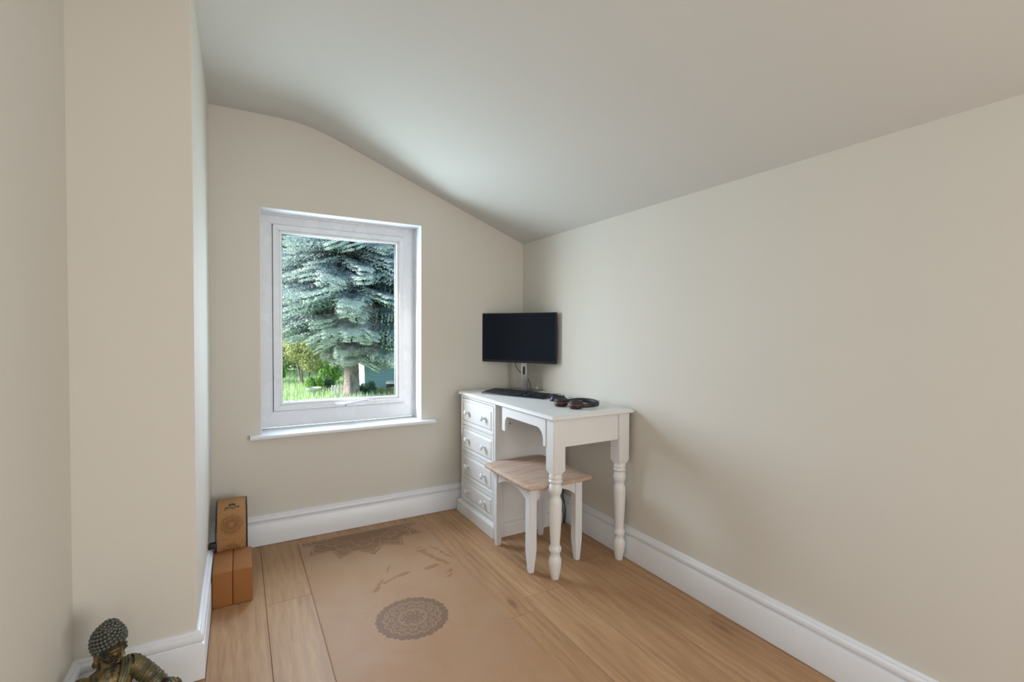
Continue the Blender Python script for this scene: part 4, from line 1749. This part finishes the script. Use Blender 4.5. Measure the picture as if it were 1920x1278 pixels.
bush('small_tree', 3.75, 34.8, (2.5, 1.8, 1.9), 2.95, 12000, .085, M_leaf_y, 'small pale yellow-green tree with forked bare stems left of spruce trunk', 'tree', 21, 3)
bush('leafy_tree', 2.35, 41.0, (2.6, 2.2, 2.6), 3.3, 11000, .13, M_leaf_y, 'taller yellow-green tree at the left edge of the window view', 'tree', 22, 4)
bush('leafy_tree', 5.6, 42.5, (2.8, 2.2, 2.6), 3.1, 10000, .13, M_leaf_y, 'yellow-green tree half hidden straight behind the spruce trunk', 'tree', 33, 4)
bush('hedge', 4.4, 46.0, (7.5, .9, 1.7), 1.5, 14000, .13, M_leaf_y, 'long pale yellow-green hedge across the far end of the garden', 'hedge', 61, 5)
bush('shrub', 1.55, 36.5, (1.35, 1.3, 1.25), 1.35, 6000, .10, M_leaf_g, 'dense bright green shrub low at the left edge of view', 'shrub', 23, 3)
bush('shrub', 3.95, 30.8, (.62, .6, .62), .70, 3000, .07, M_leaf_g, 'small bright green shrub behind the stone bird bath', 'shrub', 24, 3)
bush('shrub', 4.62, 31.5, (.70, .6, .50), .55, 3000, .07, M_leaf_d, 'small dark green shrub behind the white slatted panel', 'shrub', 25, 3)
bush('shrub', 5.05, 33.5, (.95, .8, .85), .95, 4500, .08, M_leaf_g, 'bright green shrub just left of the spruce trunk', 'shrub', 26, 3)
bush('shrub', 6.35, 28.0, (.62, .5, .50), .48, 3200, .07, M_leaf_d, 'low dark shrub at the right foot of the spruce', 'shrub', 27, 3)
bush('shrub', 7.45, 27.6, (.80, .5, .34), .30, 3200, .06, M_leaf_y, 'low pale shrub in front of the teal shed', 'shrub', 28, 3)

bt_pos = [(-6.6, 48, 3.7, 7.5), (0.9, 50, 3.7, 8.5), (8.5, 51, 3.7, 8.5), (16.0, 50, 3.7, 8.5), (23.5, 49, 3.7, 8.0), (4.7, 59, 3.7, 9.5), (12.3, 59, 3.7, 9.5)]
for i, (x, y, rr, hh) in enumerate(bt_pos):
    lab = ['leftmost of the tall dark green trees far beyond the spruce', 'tall dark green tree far beyond the yellow-green tree at left', 'tall dark green tree directly behind the middle of the spruce',
           'tall dark green tree beyond the garden shed', 'rightmost of the tall dark green trees far beyond the shed', 'farthest dark green tree, just left of the spruce trunk', 'farthest dark green tree, right of the spruce trunk'][i]
    bush('background_tree', x, y, (rr, 3.5, hh), hh * .95, 9000, .36, M_leaf_d, lab, 'tree', 40 + i, 3, 'dark trees far beyond the spruce')

# teal shed
shed = thing('garden_shed', (8.4, 30.8, GZ), 'teal painted garden shed with pale roof edge right of the trunk', 'shed')
sx, sy = 6.55, 29.2
for k in range(12):                                # horizontal boards
    z0 = GZ + .02 + k * .155
    MB().box(sx, sx + 4.2, sy, sy + .03, z0, z0 + .150, bevel=.012, seg=1).build('board', M_shed, shed, 30)
    MB().box(sx - .03, sx, sy, sy + 3.0, z0, z0 + .150, bevel=.012, seg=1).build('board', M_shed_lit, shed, 30)
MB().box(sx + .01, sx + 4.2, sy + .03, sy + 3.0, GZ, GZ + 1.86).build('inner_walls', M_shed, shed, 0)
MB().prism([(sy - .25, 1.84 + GZ), (sy + 3.2, 2.16 + GZ), (sy + 3.2, 2.26 + GZ), (sy - .25, 1.95 + GZ)], 0, sx - .25, sx + 4.4, bevel=.01).build('roof', M_roof, shed, 30)
MB().box(sx - .05, sx + .05, sy - .02, sy + .05, GZ, GZ + 1.85, bevel=.01).build('corner_post', M_shed, shed, 30)

bb_ = thing('bird_bath', (3.62, 28.8, GZ), 'pale stone bird bath on a pedestal standing in the grass', 'bird bath')
MB().lathe([(.20, 0), (.20, .06), (.11, .12), (.09, .35), (.12, .42), (.14, .44)], bb_.location, 20).build('pedestal', M_stone, bb_, 40)
MB().lathe([(.12, .43), (.30, .50), (.41, .60), (.43, .68), (.39, .68), (.30, .58), (.02, .54)], bb_.location, 28, None, False).build('bowl', M_stone, bb_, 40)

pk = thing('slatted_panel', (4.85, 28.2, GZ), 'low white slatted wooden panel leaning in the grass by the trunk', 'panel')
first_s = None
for k in range(5):
    o = MB().box(-.045, .045, -.012, .012, 0, .78, bevel=.008, seg=1)
    if first_s is None:
        first_s = o.build('slat', M_whitewood, None, 30)
        so = first_s
    else:
        so = first_s.copy()
        col.objects.link(so)
    so.parent = pk
    so.location = (-.34 + k * .17, 0, .05)
for zz in (.22, .62):
    MB().box(4.85 - .42, 4.85 + .42, 28.2 + .012, 28.2 + .035, GZ + zz, GZ + zz + .07, bevel=.006, seg=1).build('rail', M_whitewood, pk, 30)

cbn = thing('compost_bin', (7.75, 28.0, GZ), 'dark garden bin with a white lid at the shed front', 'bin')
MB().lathe([(.30, 0), (.30, .05), (.26, .78), (.24, .80)], cbn.location, 24).build('bin_body', M_gasket, cbn, 40)
MB().lathe([(.29, .78), (.29, .84), (.20, .93), (.02, .96)], cbn.location, 24).build('lid', M_whitewood, cbn, 40)
